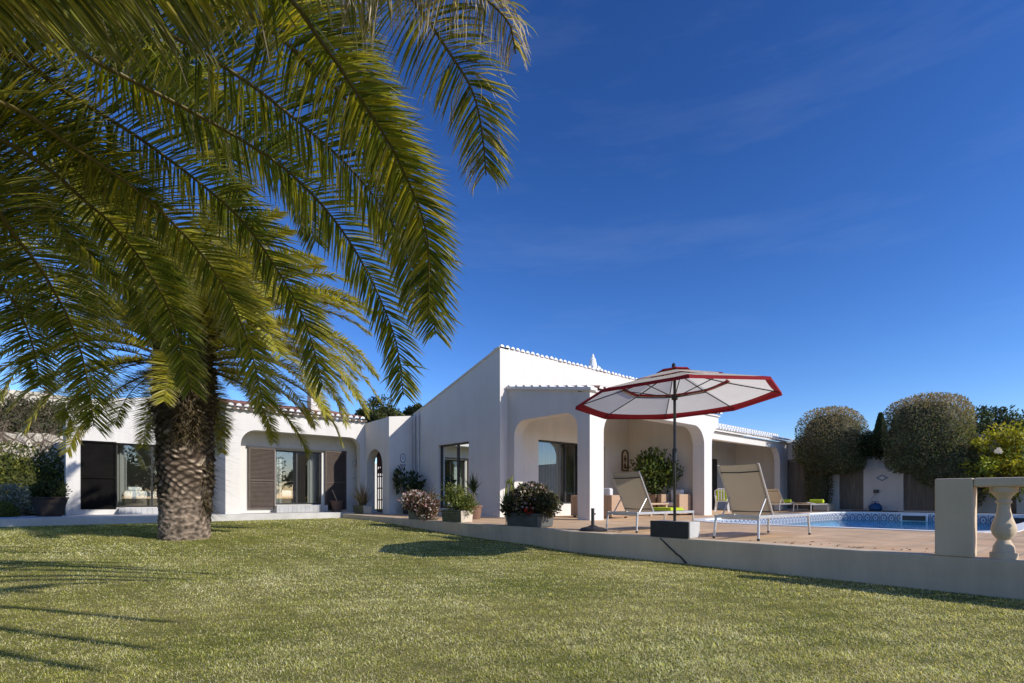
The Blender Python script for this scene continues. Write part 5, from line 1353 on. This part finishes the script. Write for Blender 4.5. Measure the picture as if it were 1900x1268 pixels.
# ------------------------------------------------------------------ grass blades on the lawn
rng = np.random.default_rng(9)
CAM = np.array([-10.203, -12.208, .6]); FW = np.array([.6586, .7525]); RT = np.array([.7525, -.6586])
wallv = np.array([p[1] for p in WALL]); wallu = np.array([p[0] for p in WALL])
GV = []; GC = []
for d0, d1, dens, w, h in ((2.0, 3.4, 14000, .0029, .021), (3.4, 5.0, 8500, .0037, .021), (5.0, 8.0, 4000, .0056, .022), (8.0, 13, 1600, .0100, .024), (13, 24, 480, .018, .028)):
    wl, wr = 1.25, 1.15
    area = (wl+wr)*(d1*d1-d0*d0)/2; n = int(area*dens)
    d = np.sqrt(rng.uniform(d0*d0, d1*d1, n)); s = rng.uniform(-wl, wr, n)*d
    x = CAM[0]+FW[0]*d+RT[0]*s; y = CAM[1]+FW[1]*d+RT[1]*s
    wu = np.interp(y, wallv, wallu)
    k = (x < wu-.005) & (y < 6.28) & ((x+8.16)**2+(y-.06)**2 > .40**2)
    x, y = x[k], y[k]; n = len(x); z = lawn_z_np(x, y)
    P = np.stack([x, y, z], 1)
    g1 = noise3(P*np.array([1, 1, 0]), .9, 3); g2 = noise3(P*np.array([1, 1, 0]), 3.1, 4); g3 = noise3(P*np.array([1, 1, 0]), 11., 5)
    a = rng.uniform(0, 2*PI, n); lean = np.abs(rng.normal(1.0, .38, n)); hh = h*rng.uniform(.5, 1.15, n)*(1+.22*g2+.22*g3)
    b_ = np.stack([np.cos(a)*np.sin(lean), np.sin(a)*np.sin(lean), np.cos(lean)], 1)
    sd = np.stack([-np.sin(a), np.cos(a), 0*a], 1); ww = (w*rng.uniform(.7, 1.3, n))[:, None]/2
    bend = np.stack([np.cos(a), np.sin(a), -.5+0*a], 1)
    m_ = P+b_*(hh*.6)[:, None]; tp = P+b_*hh[:, None]+bend*(hh*.25)[:, None]
    GV.append(np.stack([P-sd*ww, P+sd*ww, m_+sd*ww*.8, tp, m_-sd*ww*.8], 1))
    green = np.array([.37, .43, .075]); lime = np.array([.64, .62, .13]); straw = np.array([.95, .85, .52]); olive = np.array([.66, .60, .26])
    near_right = np.clip((y < 99)*(.30+.05*(x+9.0)-.03*(y+9)), 0, .6)
    st = np.clip(.30+.24*g1+.14*g2+near_right*.45, .03, .85)
    r_ = rng.random(n)
    col = np.where((r_ < st)[:, None], straw*rng.uniform(.6, 1.15, (n, 1)), np.where((rng.random(n) < .45)[:, None], lime, np.where((rng.random(n) < .5)[:, None], green, olive))*rng.uniform(.7, 1.25, (n, 1)))
    col = col*np.clip(1+.14*g1+.12*g2+.22*g3, .4, 1.6)[:, None]
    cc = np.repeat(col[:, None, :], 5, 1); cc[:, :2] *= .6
    GC.append(cc)
GV = np.vstack(GV); GC = np.clip(np.vstack(GC), .01, 1)
n = len(GV); o5 = np.arange(n)[:, None]*5
F = np.vstack([o5+np.array([[0, 1, 2, 4]]), ])
F3 = np.hstack([o5+np.array([[4, 2, 3, 3]])])
# quads for the shaft and triangles for the tips as one mesh
me = bpy.data.meshes.new('grass'); me.vertices.add(n*5); me.vertices.foreach_set('co', GV.astype(np.float32).ravel())
li = np.concatenate([(o5+np.array([[0, 1, 2, 4]])).ravel(), (o5+np.array([[4, 2, 3]])).ravel()]).astype(np.int32)
me.loops.add(len(li)); me.loops.foreach_set('vertex_index', li)
me.polygons.add(2*n); ls = np.concatenate([np.arange(n)*4, n*4+np.arange(n)*3]).astype(np.int32)
me.polygons.foreach_set('loop_start', ls); me.polygons.foreach_set('loop_total', np.concatenate([np.full(n, 4), np.full(n, 3)]).astype(np.int32))
me.materials.append(M['grass']); me.update(calc_edges=True)
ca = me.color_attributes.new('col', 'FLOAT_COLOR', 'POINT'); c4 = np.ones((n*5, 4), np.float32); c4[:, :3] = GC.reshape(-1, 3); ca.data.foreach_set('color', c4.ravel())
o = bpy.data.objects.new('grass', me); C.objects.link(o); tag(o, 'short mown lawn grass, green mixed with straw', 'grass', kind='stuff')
print('grass blades', n)
# a few dry leaves lying on the terrace edge
mb = MB(); random.seed(8)
for k in range(46):
    v = random.uniform(-11.0, -9.3) if k < 34 else random.uniform(-9.3, -6); u = -3.12+abs(random.gauss(0, .22)); a = random.uniform(0, 2*PI); s = random.uniform(.02, .05)
    dx, dy = math.cos(a)*s, math.sin(a)*s; g = random.uniform(.5, 1.1)
    mb.add([(u, v, .006), (u+dx*.6-dy*.4, v+dy*.6+dx*.4, .018), (u+dx*1.3, v+dy*1.3, .012), (u+dx*.6+dy*.4, v+dy*.6-dx*.4, .016)], [(0, 1, 2, 3)], 0, (.16*g, .10*g, .05*g))
o = mb.build('leaf_litter', 'twig', fix=False); tag(o, 'dry brown leaves scattered along the terrace edge', 'leaves', kind='stuff')

# ------------------------------------------------------------------ sky, sun, camera
SUN = Vector((.36, -1.0, .63)).normalized()
el = math.asin(SUN.z); az = math.atan2(SUN.x, SUN.y)
w = bpy.data.worlds.new('World'); scene.world = w; w.use_nodes = True; nt = w.node_tree
bg = nt.nodes['Background']
sky = nt.nodes.new('ShaderNodeTexSky'); sky.sky_type = 'NISHITA'; sky.sun_disc = False
sky.sun_elevation = el; sky.sun_rotation = az; sky.altitude = 0; sky.air_density = 1.0; sky.dust_density = .2; sky.ozone_density = 4.0
hs = nt.nodes.new('ShaderNodeHueSaturation'); hs.inputs['Saturation'].default_value = 1.16; hs.inputs['Value'].default_value = 1.0
nt.links.new(sky.outputs['Color'], hs.inputs['Color'])
tc = nt.nodes.new('ShaderNodeTexCoord'); mp = nt.nodes.new('ShaderNodeMapping'); mp.inputs['Scale'].default_value = (1.2, 1.2, 7); mp.inputs['Rotation'].default_value = (.12, .1, .5)
nz = nt.nodes.new('ShaderNodeTexNoise'); nz.inputs['Scale'].default_value = 2.2; nz.inputs['Detail'].default_value = 8; nz.inputs['Roughness'].default_value = .62
nt.links.new(tc.outputs['Generated'], mp.inputs['Vector']); nt.links.new(mp.outputs['Vector'], nz.inputs['Vector'])
cr = ramp(nt, nz.outputs['Fac'], [(.52, (0, 0, 0)), (.85, (.05, .05, .05))])
mx = nt.nodes.new('ShaderNodeMix'); mx.data_type = 'RGBA'; mx.inputs['B'].default_value = (8, 9, 10.5, 1)
nt.links.new(cr.outputs['Color'], mx.inputs['Factor']); tint = nt.nodes.new('ShaderNodeMix'); tint.data_type = 'RGBA'; tint.blend_type = 'MULTIPLY'; tint.inputs['Factor'].default_value = 1; tint.inputs['B'].default_value = (.94, .83, .91, 1)
gm = nt.nodes.new('ShaderNodeGamma'); gm.inputs['Gamma'].default_value = 1.4
nt.links.new(hs.outputs['Color'], gm.inputs['Color']); nt.links.new(gm.outputs['Color'], tint.inputs['A']); nt.links.new(tint.outputs['Result'], mx.inputs['A'])
nt.links.new(mx.outputs['Result'], bg.inputs['Color'])
bg.inputs['Strength'].default_value = .080
sl = bpy.data.lights.new('sun', 'SUN'); sl.energy = 3.75; sl.angle = R(.53); sl.color = (1, .95, .875)
so = bpy.data.objects.new('sun', sl); C.objects.link(so); so.rotation_euler = SUN.to_track_quat('Z', 'Y').to_euler(); so.location = (5, -20, 20)
cam = bpy.data.cameras.new('camera'); co = bpy.data.objects.new('camera', cam); C.objects.link(co)
co.location = (-10.203, -12.208, .6); co.rotation_euler = (PI/2, 0, -math.atan2(.6586, .7525))
cam.sensor_width = 36; cam.lens = 981/1900*36; cam.shift_y = (923-634)/1900; cam.clip_start = .05; cam.clip_end = 3000
scene.camera = co
scene.view_settings.view_transform = 'Standard'; scene.view_settings.look = 'None'; scene.view_settings.gamma = 1; scene.view_settings.exposure = .34
scene.cycles.max_bounces = 8; scene.cycles.transparent_max_bounces = 16; scene.cycles.diffuse_bounces = 6; scene.cycles.glossy_bounces = 4; scene.cycles.transmission_bounces = 4
scene.cycles.use_denoising = True; scene.cycles.sample_clamp_indirect = 6
